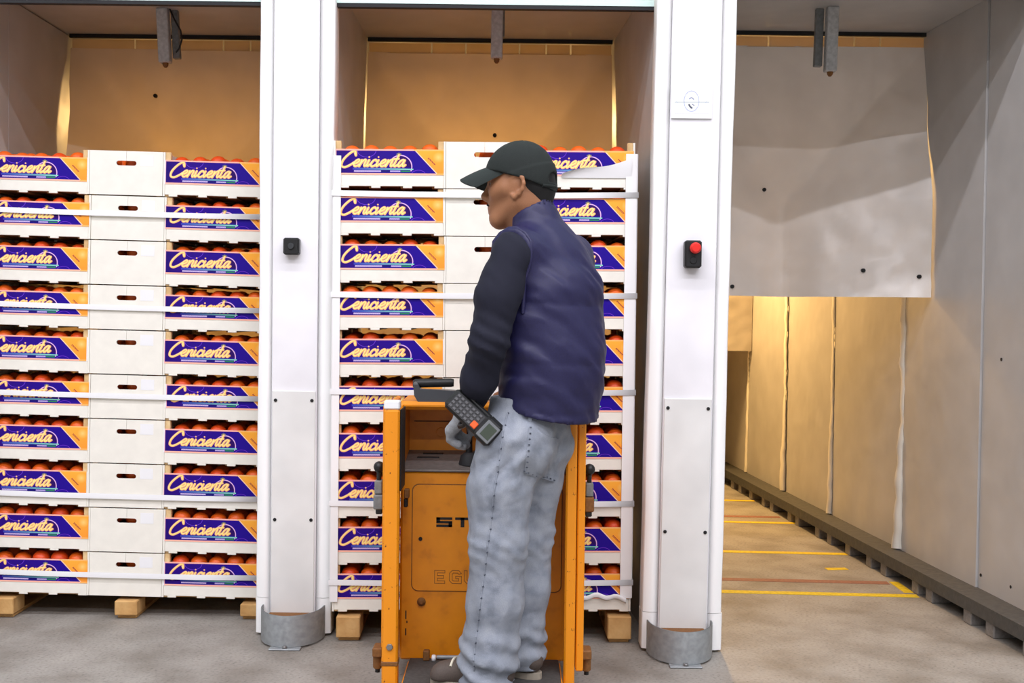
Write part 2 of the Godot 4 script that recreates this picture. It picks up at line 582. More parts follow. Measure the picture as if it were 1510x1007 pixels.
func label_print() -> StandardMaterial3D:
	var W := 1024
	var H := 256
	var im := Image.create(W, H, false, Image.FORMAT_RGB8)
	for y in H:
		for x in W:
			var u := float(x) / W
			var w := float(y) / H
			var edge := 0.735 + (w - 0.07) * 0.224
			var c := Color(1.0, 0.70, 0.24).lerp(Color(1.0, 0.62, 0.22), clampf(w * 0.9 + (u - 0.8), 0, 1))
			var g := Vector2((u - 0.95) * 4.0, w - 0.3).length()
			c = c.lerp(Color(1.0, 0.86, 0.55), clampf(1.0 - g * 4.5, 0, 1) * 0.8)
			if u < edge:
				c = Color(0.17, 0.0, 0.48).lerp(Color(0.13, 0.0, 0.56), clampf(u * 1.3, 0, 1))
				c = c.lerp(Color(0.08, 0.02, 0.36), clampf(0.12 - u, 0, 0.1) * 4.0)
			elif u < edge + 0.012:
				c = Color(1.0, 0.83, 0.70)
			if w < 0.055:
				c = Color(1.0, 0.72, 0.66) if u < 0.72 else Color(1.0, 0.74, 0.42)
			if w > 0.93:
				c = Color(1.0, 0.74, 0.66) if u < 0.93 else Color(1.0, 0.72, 0.40)
			if u < 0.005:
				c = Color(0.95, 0.7, 0.75)
			im.set_pixel(x, y, c)
	var S := Vector2(W, H)
	# thin rings
	var ring := PackedVector2Array()
	for k in 140:
		var a := PI * (0.02 + 0.96 * k / 139.0)
		ring.append(Vector2(0.285 * W + cos(a) * 88.0, 0.05 * H + sin(a) * 66.0))
	stroke(im, ring, 2.4, Color(0.45, 0.25, 0.85, 0.8))
	ring = PackedVector2Array()
	for k in 90:
		var a := -PI * (0.1 + 0.8 * k / 89.0)
		ring.append(Vector2(0.765 * W + cos(a) * 66.0, 0.98 * H + sin(a) * 44.0))
	stroke(im, ring, 2.2, Color(0.5, 0.25, 0.85, 0.7))
	# dark disc and pale arc behind the end of the word
	for y in range(60, 190):
		for x in range(500, 730):
			if Vector2(x - 612, (y - 172)).length() < 104.0 and y < 178:
				im.set_pixel(x, y, Color(0.17, 0.01, 0.38))
	ring = PackedVector2Array()
	for k in 300:
		var a := -PI * (-0.12 + 1.0 * k / 299.0)
		ring.append(Vector2(612 + cos(a) * 108.0, 172 + sin(a) * 112.0))
	stroke(im, ring, 5.0, Color(0.88, 0.70, 0.90))
	for k in [[-14, 0, 10], [0, -5, 12], [14, 0, 10]]:
		stamp(im, Vector2(598 + k[0], 50 + k[1]), k[2], Color(0.50, 0.52, 0.42))
	# band under the word
	for x in range(160, 735):
		var f := (x - 160) / 575.0
		var y0 := 186.0 + 8.0 * f
		var hh := lerpf(22.0, 12.0, f)
		for y in range(int(y0), int(y0 + hh)):
			im.set_pixel(x, y, Color(0.22, 0.26, 0.70).lerp(Color(0.52, 0.82, 0.74), clampf(f * 1.25, 0, 1)))
	for k in [[172, 428, Color(0.86, 0.80, 0.95)], [430, 512, Color(0.09, 0.08, 0.42)], [514, 612, Color(0.80, 0.76, 0.92)], [616, 705, Color(0.18, 0.50, 0.36)]]:
		for x in range(k[0], k[1]):
			for y in range(212, 228):
				if k[2].b < 0.9 or (x * 7 + y / 5 * 3) % 19 > 3:
					im.set_pixel(x, y, k[2])
	# the word in brush script
	var G := {
		"C": [[1.35, 2.25], [1.55, 1.9], [1.3, 2.55], [0.85, 2.45], [0.35, 1.7], [0.1, 0.9], [0.2, 0.15], [0.7, -0.1], [1.3, 0.3], [1.7, 0.75]],
		"e": [[-0.05, 0.35], [0.4, 0.5], [0.66, 0.8], [0.5, 1.02], [0.2, 0.8], [0.08, 0.4], [0.25, 0.04], [0.55, 0.06], [0.9, 0.35]],
		"n": [[0.12, 0.95], [0.1, 0.5], [0.02, 0.0], [0.2, 0.6], [0.5, 1.0], [0.68, 0.85], [0.62, 0.3], [0.74, 0.02], [1.0, 0.3]],
		"i": [[0.1, 0.95], [0.05, 0.4], [0.12, 0.02], [0.4, 0.3]],
		"c": [[0.66, 0.78], [0.5, 1.0], [0.22, 0.85], [0.06, 0.4], [0.2, 0.03], [0.5, 0.06], [0.82, 0.35]],
		"t": [[0.3, 1.75], [0.18, 0.9], [0.1, 0.25], [0.25, 0.0], [0.55, 0.25]],
		"a": [[0.7, 0.85], [0.5, 1.02], [0.2, 0.8], [0.06, 0.35], [0.2, 0.0], [0.5, 0.3], [0.72, 0.95], [0.64, 0.35], [0.76, 0.02], [1.0, 0.25]],
	}
	var wd := {"C": 1.75, "e": 0.86, "n": 1.0, "i": 0.46, "c": 0.8, "t": 0.6, "a": 1.0}
	var strokes := []
	var dots := []
	var cx := 36.0
	var xh := 66.0
	for ch in "Cenicienta":
		var up: float = 0.9 if ch == "C" else 1.0
		var base := 172.0 + (4.0 if ch == "C" else 0.0)
		var pts := []
		for p in G[ch]:
			pts.append(Vector2(cx + (p[0] + p[1] * 0.30) * xh * 1.10, base - p[1] * xh * up))
		strokes.append(curve(pts, 1.6))
		if ch == "i":
			dots.append(Vector2(cx + 0.42 * xh, base - 1.42 * xh))
		if ch == "t":
			strokes.append(curve([Vector2(cx + 0.0 * xh, base - 1.1 * xh), Vector2(cx + 0.85 * xh, base - 1.18 * xh)], 1.6))
		cx += wd[ch] * xh * 1.06
	for s in strokes:
		stroke(im, s, 12.5, Color(0.90, 0.60, 0.62))
	for s in strokes:
		stroke(im, s, 9.2, Color(1.0, 0.78, 0.38))
	for s in strokes:
		for p in s:
			stamp(im, p + Vector2(-2, -2), 4.6, Color(1.0, 0.91, 0.60))
	for d in dots:
		stamp(im, d, 9.0, Color(0.86, 0.55, 0.62))
		stamp(im, d, 6.5, Color(1.0, 0.82, 0.45))
	# small slanting print on the orange end
	for k in 7:
		var p := Vector2(872 + k * 9.5, 92 + k * 10.0)
		stroke(im, curve([p, p + Vector2(8, -9), p + Vector2(13, 1)], 1.2), 2.6, Color(0.62, 0.22, 0.24))
	var m := StandardMaterial3D.new()
	m.albedo_texture = ImageTexture.create_from_image(im)
	m.roughness = 0.55
	m.metallic_specular = 0.3
	m.texture_repeat = false
	return m


# ------------------------------------------------------------------ the hall and the store tunnels
func plan(poly: Array, y0: float, y1: float) -> MB:
	# extrudes a plan outline [x, z] upwards
	var pv := PackedVector2Array()
	for p in poly:
		pv.append(Vector2(p[0], -p[1]))
	return MB.new().prism(pv, y0, y1, Transform3D(Basis(Vector3(1, 0, 0), Vector3(0, 0, -1), Vector3(0, 1, 0)), Vector3.ZERO))

func wall_x(d: float) -> float:
	return 2.443 - 0.075 * d

func setting() -> void:
	struct("floor", span(Vector3(-6.2, -0.2, 8.2), Vector3(6.2, 0.0, -13.2)), M.concrete)
	struct("ceiling", span(Vector3(-6.2, 6.2, 8.2), Vector3(6.2, 6.4, -4.9)), M.hall)
	struct("wall_back", span(Vector3(-6.2, 0, 8.0), Vector3(6.2, 6.2, 8.2)), M.hall)
	struct("wall_hall_left", span(Vector3(-6.2, 0, -4.9), Vector3(-6.0, 6.2, 8.0)), M.hall)
	struct("wall_hall_right", span(Vector3(6.0, 0, -4.9), Vector3(6.2, 6.2, 8.0)), M.hall)
	struct("wall_front", span(Vector3(-6.0, 2.528, -4.64), Vector3(0.68, 6.2, -4.675)), M.mint)
	struct("wall_front_upper", span(Vector3(0.68, 2.60, -4.64), Vector3(6.0, 6.2, -4.675)), M.mint)
	struct("trim_1", span(Vector3(-2.3, 2.513, -4.642), Vector3(0.67, 2.5275, -4.672)), M.rubber)
	struct("trim_2", span(Vector3(0.70, 2.586, -4.642), Vector3(2.1, 2.5995, -4.672)), M.rubber)
	struct("wall_front_left", span(Vector3(-6.0, 0, -4.60), Vector3(-2.26, 2.52, -4.84)), M.white_wall)
	struct("wall_front_right", span(Vector3(2.16, 0, -4.30), Vector3(6.0, 2.70, -4.64)), M.white_wall)
	# left tunnel wall, in panels
	var wl := struct("wall_left", span(Vector3(-2.5, 0, -4.84), Vector3(-2.245, 2.66, -12.6)), M.tunnel)
	var zz := [-4.66, -5.10, -6.05, -7.0, -8.0, -9.0, -10.2, -12.6]
	for i in zz.size() - 1:
		part("panel", span(Vector3(-2.25, 0.02, zz[i] - 0.004), Vector3(-2.222 + (0.004 if i == 0 else 0.0), 2.655, zz[i + 1] + 0.004), 0.004), M.tunnel, wl)
	# partitions behind the pillars
	struct("wall_middle_left", plan([[-0.985, -4.70], [-0.74, -4.70], [-0.735, -12.6], [-0.985, -12.6]], 0, 2.69), M.tunnel)
	struct("wall_middle_right", plan([[0.562, -4.62], [0.80, -4.58], [0.72, -5.8], [0.24, -12.6], [0.0, -12.6], [0.49, -5.8]], 0, 2.72), M.tunnel)
	struct("wall_rear", span(Vector3(-2.6, 0, -12.6), Vector3(2.4, 2.9, -12.8)), M.tunnel)
	struct("ceiling_left", span(Vector3(-2.6, 2.66, -4.676), Vector3(-0.86, 2.76, -12.7)), M.tunnel)
	struct("ceiling_middle", span(Vector3(-0.86, 2.66, -4.676), Vector3(0.62, 2.76, -12.7)), M.tunnel)
	struct("ceiling_right", span(Vector3(0.62, 2.695, -4.676), Vector3(2.6, 2.795, -12.7)), M.tunnel)
	struct("trim_3", span(Vector3(0.62, 2.66, -4.68), Vector3(0.66, 2.80, -12.6)), M.tunnel)
	# right tunnel wall: backing, panels with torn film on the seams
	var wr := struct("wall_right", plan([[wall_x(4.56) + 0.02, -4.56], [wall_x(4.56) + 0.3, -4.56], [wall_x(12.6) + 0.3, -12.6], [wall_x(12.6) + 0.02, -12.6]], 0.10, 2.72), M.dark)
	var ds := [4.2, 5.07, 5.89, 6.915, 7.82, 8.72, 9.7, 10.7, 12.6]
	for i in ds.size() - 1:
		var a: float = ds[i] + 0.004
		var b: float = ds[i + 1] - 0.004
		var o: float = [0.0, -0.008, 0.0, 0.004, -0.004, 0.003, 0.0, 0.0][i]
		# two boards to a panel with a shallow step, as the sheets show
		var mid := lerpf(a, b, [0.5, 0.42, 0.38, 0.5, 0.55, 0.5, 0.5, 0.5][i])
		part("panel", plan([[wall_x(a) + o, -a], [wall_x(mid) + o - 0.003, -mid], [wall_x(b) + o, -b], [wall_x(b) + 0.03, -b], [wall_x(a) + 0.03, -a]], 0.118, 2.694), M.tunnel, wr)
	for k in [[5.89, 0.055, 2.0, 2], [6.915, 0.05, 1.0, 3], [7.82, 0.06, 1.2, 4], [8.72, 0.05, 0.8, 5]]:
		var d: float = k[0]
		var w: float = k[1]
		var f := FastNoiseLite.new()
		f.seed = k[3]; f.frequency = 5.0
		var rings := []
		for i in 60:
			var y := lerpf(0.125, 2.66, i / 59.0)
			var lip: float = 0.006 + 0.016 * k[2] * (0.5 + 0.5 * f.get_noise_1d(y)) + (0.02 * k[2] * maxf(0.0, 0.75 - y))
			var sh := 0.012 * f.get_noise_1d(y * 2.0 + 9.0)
			var x := wall_x(d) - 0.001
			var ring := PackedVector3Array()
			for p in [[-0.5, 0.004], [-0.3, -0.5], [0.0, -1.0], [0.35, -0.45], [0.5, 0.004], [0.0, 0.004]]:
				ring.append(Vector3(x + p[1] * lip, y, -d + sh - p[0] * w * (0.9 + 0.3 * f.get_noise_1d(y * 1.4))))
			rings.append(ring)
		part("seam_film", MB.new().skin(rings), M.film, wr)
	for k in [[4.90, 1.13], [4.78, 0.19], [5.04, 0.18]]:
		part("screw", MB.new().cyl(Vector3(wall_x(k[0]) - 0.004, k[1], -k[0]), Vector3(wall_x(k[0]) + 0.01, k[1], -k[0]), 0.007, 10), M.dark, wr)
	# beam under the right wall, resting on a row of blocks
	var bm := struct("baseboard_right", plan([[wall_x(4.3) - 0.13, -4.3], [wall_x(12.5) - 0.13, -12.5], [wall_x(12.5) + 0.1, -12.5], [wall_x(4.3) + 0.1, -4.3]], 0.062, 0.119), M.beam)
	for i in 26:
		var d := 4.42 + i * 0.27 + 0.06 * sin(i * 2.7)
		part("block", bx(Vector3(wall_x(d) - 0.065, 0.031, -d), Vector3(0.11, 0.062, 0.07), 0.004, Basis(Vector3.UP, 0.075)), M.block, bm)
	struct("wall_under_beam", plan([[wall_x(4.3) + 0.03, -4.3], [wall_x(12.5) + 0.03, -12.5], [wall_x(12.5) + 0.1, -12.5], [wall_x(4.3) + 0.1, -4.3]], 0.0, 0.062), M.dark)


func floor_marks() -> void:
	var yl := mat(Color(0.95, 0.82, 0.14), 0.6, M.fine, 1.5)
	var rd := mat(Color(0.62, 0.42, 0.35), 0.7, M.fine, 1.5)
	var rows := [["nearest the opening", 5.42, 1.913, 0.055], ["second from the opening", 6.36, 1.87, 0.055], ["third from the opening", 7.29, 1.80, 0.055], ["farthest inside, before the dim end", 8.15, 1.72, 0.055]]
	for r in rows:
		var d: float = r[1]
		var mb := MB.new()
		mb.box(Vector3((0.5 + r[2]) / 2, 0.001, -d), Vector3(r[2] - 0.5, 0.002, r[3]), 0.0, Basis(Vector3.UP, -0.05))
		if d < 6.0:
			mb.box(Vector3(r[2] - 0.02, 0.001, -d - 0.14), Vector3(0.045, 0.002, 0.22))
		tag(part("floor_line", mb, yl), "yellow floor line across the right tunnel, " + r[0], "floor marking", "yellow floor lines in the right tunnel")
	for r in [["just behind the nearest yellow line", 5.68, 1.86], ["just behind the third yellow line", 7.50, 1.75]]:
		tag(part("floor_line", bx(Vector3((0.5 + r[2]) / 2, 0.0008, -r[1]), Vector3(r[2] - 0.5, 0.0016, 0.06), 0.0, Basis(Vector3.UP, -0.05)), rd), "faded red floor line across the right tunnel, " + r[1 - 1], "floor marking", "faded red floor lines in the right tunnel")
	tag(part("floor_mark", bx(Vector3(1.69, 0.001, -5.95), Vector3(0.11, 0.002, 0.05), 0.0, Basis(Vector3.UP, 0.12)), yl), "short yellow dash of floor paint between the first two yellow lines", "floor marking")


# ------------------------------------------------------------------ pillars with their covers, guards and switches
func pillars() -> void:
	pillar("left", Vector3(-0.862, 0, -4.60), 0.296, 0.18, 0.0)
	pillar("right", Vector3(0.668, 0, -4.44), 0.305, 0.19, 0.009)

func pillar(side: String, at: Vector3, w: float, cw: float, lean: float) -> void:
	var word := "with the small black switch box" if side == "left" else "with the red push button"
	var o := thing("pillar", "white clad pillar %s between two store openings" % word, "pillar", at, "white pillars between the openings")
	o.rotation.z = -lean
	var h := 2.62
	var x := w * 0.5
	var c := cw * 0.5
	# core: the front face with chamfered returns
	part("front_panel", span(Vector3(-c, 0.05, 0.012), Vector3(c, h, -0.09), 0.003), M.pillar, o)
	for s in [-1.0, 1.0]:
		# edge strip: folded sheet, upper and lower lengths
		var f := FastNoiseLite.new()
		f.seed = 5 if s > 0 else 6
		f.frequency = 1.1
		for seg in [[0.155, h], [0.012, 0.153]]:
			var rings := []
			for i in 25:
				var y := lerpf(seg[0], seg[1], i / 24.0)
				var wv: float = 0.006 * f.get_noise_1d(y) if seg[0] > 0.1 else 0.003
				var e: float = s * (x + wv)
				var a: float = s * (c + 0.001)
				rings.append(PackedVector3Array([Vector3(a, y, 0.004), Vector3(lerpf(a, e, 0.5), y, 0.006), Vector3(e - s * 0.004, y, -0.004), Vector3(e, y, -0.012), Vector3(e, y, -0.10), Vector3(a, y, -0.10)]))
			part("edge_strip", MB.new().skin(rings), M.edge, o)
	var cover := part("cover_plate", span(Vector3(-c + 0.004, 0.062, 0.0125), Vector3(c - 0.005, 0.982, 0.020), 0.002), M.plate, o)
	for y in [0.09, 0.47, 0.945]:
		for s in [-1.0, 1.0]:
			part("screw", MB.new().cyl(Vector3(s * (c - 0.018), y, 0.019), Vector3(s * (c - 0.018), y, 0.024), 0.007, 10, 0.002), M.dark, cover)
	# steel guard round the foot
	var g := thing("foot_guard", "curved galvanised steel guard round the foot of the %s pillar" % side, "guard", at + Vector3(0.005 if side == "left" else -0.012, 0, 0.0), "steel guards at the pillar feet")
	var rings := []
	var R := 0.125
	for i in 29:
		var a := PI * i / 28.0
		var d := Vector3(cos(a) * R, 0, sin(a) * R * 1.42 + 0.012)
		var dn := Vector3(cos(a) * (R - 0.006), 0, sin(a) * (R - 0.006) * 1.42 + 0.012)
		rings.append(PackedVector3Array([d + Vector3(0, 0.008, 0), d + Vector3(0, 0.128, 0), dn + Vector3(0, 0.128, 0), dn + Vector3(0, 0.008, 0)]))
	part("shell", MB.new().skin(rings), M.galv, g)
	part("foot_flange", bx(Vector3(0, 0.004, 0.19), Vector3(0.12, 0.006, 0.04), 0.002), M.galv, g)
	part("bolt", MB.new().cyl(Vector3(0, 0.006, 0.198), Vector3(0, 0.016, 0.198), 0.01, 6, 0.002), M.steel, g)
	part("filler_board", bx(Vector3(0, 0.09, 0.06), Vector3(0.19, 0.02, 0.08), 0.003), M.rust, g)
	if side == "left":
		var b := thing("switch_box", "small square black switch box on the left pillar", "switch", Vector3(-0.871, 1.553, -4.585))
		part("case", bx(Vector3(0, 0, 0.02), Vector3(0.062, 0.066, 0.042), 0.006), M.black, b)
		part("button", MB.new().cyl(Vector3(0, 0, 0.04), Vector3(0, 0, 0.047), 0.013, 16, 0.002), mat(Color(0.2, 0.21, 0.22), 0.4), b)
	else:
		var b := thing("switch_box", "tall black control box with red mushroom button on the right pillar", "switch", Vector3(0.681, 1.532, -4.425))
		part("case", bx(Vector3(0, 0, 0.024), Vector3(0.064, 0.104, 0.05), 0.007), M.black, b)
		part("red_button", MB.new().tube([Vector3(0.005, 0.022, 0.045), Vector3(0.005, 0.022, 0.056), Vector3(0.005, 0.022, 0.058), Vector3(0.005, 0.022, 0.070), Vector3(0.005, 0.022, 0.076)], [0.013, 0.013, 0.021, 0.021, 0.014], 20), mat(Color(0.90, 0.16, 0.13), 0.35), b)
		part("black_button", MB.new().cyl(Vector3(0.0, -0.024, 0.046), Vector3(0.0, -0.024, 0.052), 0.014, 16, 0.002), M.dark, b)
		# paper notice
		var im := Image.create(240, 180, false, Image.FORMAT_RGB8)
		im.fill(Color(0.985, 0.985, 0.98))
		var rg := PackedVector2Array()
		for k in 200:
			var a := TAU * k / 200.0
			rg.append(Vector2(118 + cos(a) * 44.0, 84 + sin(a) * 58.0))
		stroke(im, rg, 3.0, Color(0.72, 0.74, 0.84))
		rg = PackedVector2Array()
		for k in 200:
			var a := TAU * k / 200.0
			rg.append(Vector2(118 + cos(a) * 88.0, 84 + sin(a) * 34.0))
		stroke(im, rg, 2.0, Color(0.86, 0.89, 0.94))
		stroke(im, curve([Vector2(20, 90), Vector2(220, 88)], 2.0), 3.0, Color(0.66, 0.70, 0.74))
		stroke(im, curve([Vector2(106, 70), Vector2(118, 64), Vector2(130, 72)], 2.0), 4.0, Color(0.6, 0.63, 0.72))
		stroke(im, curve([Vector2(104, 104), Vector2(112, 116), Vector2(120, 122)], 1.5), 5.0, Color(0.30, 0.32, 0.38))
		stroke(im, curve([Vector2(122, 100), Vector2(134, 108)], 1.5), 3.0, Color(0.5, 0.52, 0.6))
		stroke(im, curve([Vector2(20, 154), Vector2(220, 152)], 2.0), 2.5, Color(0.84, 0.84, 0.84))
		var sm := StandardMaterial3D.new()
		sm.albedo_texture = ImageTexture.create_from_image(im)
		sm.roughness = 0.5
		var sg := thing("notice", "white paper notice with a faint blue emblem, high on the right pillar", "sign", Vector3(0.672, 2.11, -4.424))
		var q := bx(Vector3(0, 0, 0.002), Vector3(0.156, 0.122, 0.004), 0.0)
		part("backing", q, M.sticker, sg)
		var mb := MB.new()
		mb.quad(Vector3(-0.077, -0.06, 0.0045), Vector3(0.077, -0.06, 0.0045), Vector3(0.077, 0.06, 0.0045), Vector3(-0.077, 0.06, 0.0045), Vector3(0, 0, 1), Vector2(0, 1), Vector2(1, 1), Vector2(1, 0), Vector2(0, 0))
		part("print", mb, sm, sg)


# ------------------------------------------------------------------ plastic curtains inside the tunnels
var slack := FastNoiseLite.new()

# how far a hanging sheet stands off its plane: [x0, x1, y0, y1, amp, seed, vee]
func fold(c: Array, u: float, y: float) -> float:
	slack.seed = c[5]
	slack.frequency = 0.9
	var w := clampf((y - c[2]) / (c[3] - c[2]), 0.0, 1.0)
	var d: float = c[4] * (1.0 - w * 0.75) * slack.get_noise_2d(lerpf(c[0], c[1], u) * 1.2, y)
	if c[6] > 0.0:
		# slack hung from its two top corners: a V-shaped fold
		var ux := absf(u - 0.5) * 2.0
		var yb: float = c[3] - 0.75
		var ye: float = yb + maxf(ux, 0.02) * (c[3] - yb)
		d += -c[6] * (c[3] - y) if y > ye else -c[6] * (c[3] - ye) + c[6] * 0.7 * minf(ye - y, 0.9) * smoothstep(0.0, 0.25, ux)
	return d

func sheet(c: Array, z: float, bow := 0.0) -> MB:
	var nn := 50
	var rings := []
	for i in nn:
		var row := PackedVector3Array()
		for k in nn:
			var u := k / (nn - 1.0)
			var w := i / (nn - 1.0)
			var y: float = lerpf(c[2], c[3], w)
			var x: float = lerpf(c[0], c[1], u) + bow * pow(sin(PI * clampf((c[3] - y) / 0.75, 0.0, 1.0)), 2.0) * (1.0 - u)
			row.append(Vector3(x, y, z + fold(c, u, y)))
		rings.append(row)
	return MB.new().skin(rings, false, false)

func curtains() -> void:
	var spec := [
		["left", -2.212, -0.99, 2.655, -5.80, 31, "above the left crate stack"],
		["middle", -0.733, 0.481, 2.655, -5.80, 32, "above the middle crate stack"],
		["right", 0.73, wall_x(5.72) - 0.006, 2.69, -5.72, 33, "ending above the open floor with yellow lines"],
	]
	for s in spec:
		var o := thing("curtain", "heavy beige plastic curtain across the %s tunnel, %s" % [s[0], s[6]], "curtain", Vector3.ZERO, "plastic curtains in the store tunnels")
		var top: float = s[3]
		part("rail", span(Vector3(s[1], top - 0.014, s[4] + 0.03), Vector3(s[2], top + 0.004, s[4] + 0.012)), M.dark, o)
		# bright top hem, in lengths between the ties
		var L: float = s[2] - s[1]
		var cuts := [0.0, 0.26, 0.40, 0.62, 0.73, 0.83, 1.0]
		for i in cuts.size() - 1:
			part("hem", sheet([s[1] + L * cuts[i] + 0.004, s[1] + L * cuts[i + 1] - 0.004, top - 0.066, top - 0.016, 0.002, s[5] + i, 0.0], s[4]), M.hem, o)
		var c := [s[1], s[2], 1.40 if s[0] == "right" else 0.35, top - 0.062, 0.10 if s[0] == "right" else 0.13, s[5], 0.22]
		part("sheet", sheet(c, s[4], 0.018 if s[0] == "left" else 0.0), M.curtain_thick if s[0] == "right" else M.curtain, o)
		var dots: Array = {"left": [[-1.805, 2.37]], "middle": [[-0.1, 2.2]], "right": [[1.266, 1.94], [1.08, 1.445], [1.71, 1.53], [1.955, 1.50]]}[s[0]]
		for d in dots:
			var z: float = s[4] + fold(c, (d[0] - s[1]) / L, d[1])
			part("button", MB.new().cyl(Vector3(d[0], d[1], z - 0.012), Vector3(d[0], d[1], z + 0.014), 0.010, 10, 0.002), M.dark, o)
	# a second curtain further down the right tunnel
	tag(part("curtain", sheet([0.4, wall_x(8.6) - 0.012, 1.04, 2.68, 0.05, 51, 0.0], -8.62), M.curtain), "second plastic curtain hanging far back in the right tunnel's yellow light", "curtain", "plastic curtains in the store tunnels")
	# hanging guide bars
	bar("left", Vector3(-1.60, 2.66, -5.28), 0.245, 0.055)
	bar("middle", Vector3(-0.083, 2.66, -5.20), 0.225, -0.004)
	bar("right", Vector3(1.425, 2.695, -5.25), 0.29, -0.02)

func bar(side: String, at: Vector3, h: float, lean: float) -> void:
	var o := thing("hanging_bar", "grey steel bar hanging from the %s tunnel ceiling%s" % [side, " with a loop of cable" if side == "left" else " beside a darker bar" if side == "right" else ""], "bracket", at, "steel bars hung from the tunnel ceilings")
	o.rotation.z = lean
	part("channel", span(Vector3(-0.026, -h, -0.02), Vector3(0.026, 0.0, 0.025), 0.004), M.bar, o)
	part("end_plug", MB.new().tube([Vector3(0, -h, 0.002), Vector3(0, -h - 0.012, 0.002), Vector3(0, -h - 0.02, 0.002)], [0.014, 0.012, 0.006], 10), M.rust, o)
	if side != "middle":
		part("side_plate", span(Vector3(-0.066 if side == "right" else 0.028, -h * 0.9, -0.05), Vector3(-0.03 if side == "right" else 0.06, 0.0, -0.02), 0.003), M.grey_steel, o)
	else:
		part("side_plate", span(Vector3(0.026, -h * 0.55, -0.03), Vector3(0.034, 0.0, -0.005), 0.001), M.grey_steel, o)
	if side == "left":
		var pts := []
		for p in [[0.03, -0.0], [0.05, -0.05], [0.075, -0.10], [0.08, -0.14], [0.066, -0.18], [0.05, -0.2]]:
			pts.append(Vector3(p[0], p[1], 0.0))
		part("cable", MB.new().tube(pts, [0.004], 8), M.black, o)


# ------------------------------------------------------------------ crates of oranges
const CW := 0.438   # long side
const CD := 0.303   # end
const CH := 0.1855

func make_crate() -> Node3D:
	# long side along x, its labelled side towards +z, standing on y = 0
	var o := Node3D.new()
	var hx := CW * 0.5
	var hz := CD * 0.5
	var post := MB.new().box(Vector3(0, CH * 0.5, 0), Vector3(0.022, CH - 0.001, 0.022), 0.002).mesh()
	for sx in [-1.0, 1.0]:
		for sz in [-1.0, 1.0]:
			var p := part("corner_post", post, M.raw_wood, o)
			p.position = Vector3(sx * (hx - 0.0075 - 0.011), 0, sz * (hz - 0.007 - 0.011))
	# end panels with a hand slot
	for sx in [-1.0, 1.0]:
		var sw := 0.042
		var s0 := 0.124
		var s1 := 0.144
		var poly := PackedVector2Array()
		for p in [[-hz, 0.002], [hz, 0.002], [hz, CH - 0.0015], [0.0005, CH - 0.0015], [0.0005, s1]]:
			poly.append(Vector2(p[0], p[1]))
		for k in 7:
			var a := PI / 2 - PI * k / 6.0
			poly.append(Vector2(sw - 0.01 + cos(a) * 0.01, (s0 + s1) / 2 + sin(a) * 0.01))
		for k in 7:
			var a := -PI / 2 - PI * k / 6.0
			poly.append(Vector2(-sw + 0.01 + cos(a) * 0.01, (s0 + s1) / 2 + sin(a) * 0.01))
		for p in [[-0.0005, s1], [-0.0005, CH - 0.0015], [-hz, CH - 0.0015]]:
			poly.append(Vector2(p[0], p[1]))
		var t := Transform3D(Basis(Vector3(0, 0, -1), Vector3(0, 1, 0), Vector3(1, 0, 0)), Vector3.ZERO)
		part("end_panel", MB.new().prism(poly, sx * (hx - 0.0075), sx * hx, t), M.crate, o)
		part("sticker", bx(Vector3(sx * hx, 0.146, -sx * 0.085), Vector3(0.0012, 0.045, 0.055)), M.sticker, o)
	for sz in [-1.0, 1.0]:
		var side := MB.new().box(Vector3(0, 0.0785, sz * (hz - 0.0035)), Vector3(CW - 0.016, 0.141, 0.007), 0.0015)
		for k in [-0.185, -0.062, 0.062, 0.185]:
			side.box(Vector3(k + 0.008, 0.005, sz * (hz - 0.0035)), Vector3(0.036, 0.009, 0.007), 0.0015)
		part("side_panel", side, M.crate, o)
	part("base_board", span(Vector3(-hx + 0.009, 0.009, -hz + 0.008), Vector3(hx - 0.009, 0.016, hz - 0.008)), M.base_wood, o)
	for k in [-0.185, -0.062, 0.062, 0.185]:
		part("base_slat", span(Vector3(k - 0.02, 0.001, -hz + 0.009), Vector3(k + 0.02, 0.0085, hz - 0.009), 0.001), M.base_wood, o)
	# printed label on the front
	var lw := 0.422
	var y0 := 0.052
	var y1 := 0.152
	var z := hz + 0.0022
	var lb := MB.new()
	lb.box(Vector3(0, (y0 + y1) / 2, hz + 0.0006), Vector3(lw, y1 - y0, 0.0012))
	part("label_card", lb, M.sticker, o)
	var lp := MB.new()
	lp.quad(Vector3(-lw / 2, y0, z - 0.0007), Vector3(lw / 2, y0, z - 0.0007), Vector3(lw / 2, y1, z - 0.0007), Vector3(-lw / 2, y1, z - 0.0007), Vector3(0, 0, 1), Vector2(0, 1), Vector2(1, 1), Vector2(1, 0), Vector2(0, 0))
	part("label_print", lp, M.label, o)
	return o

var crate0: Node3D
var fruit_mesh: SphereMesh

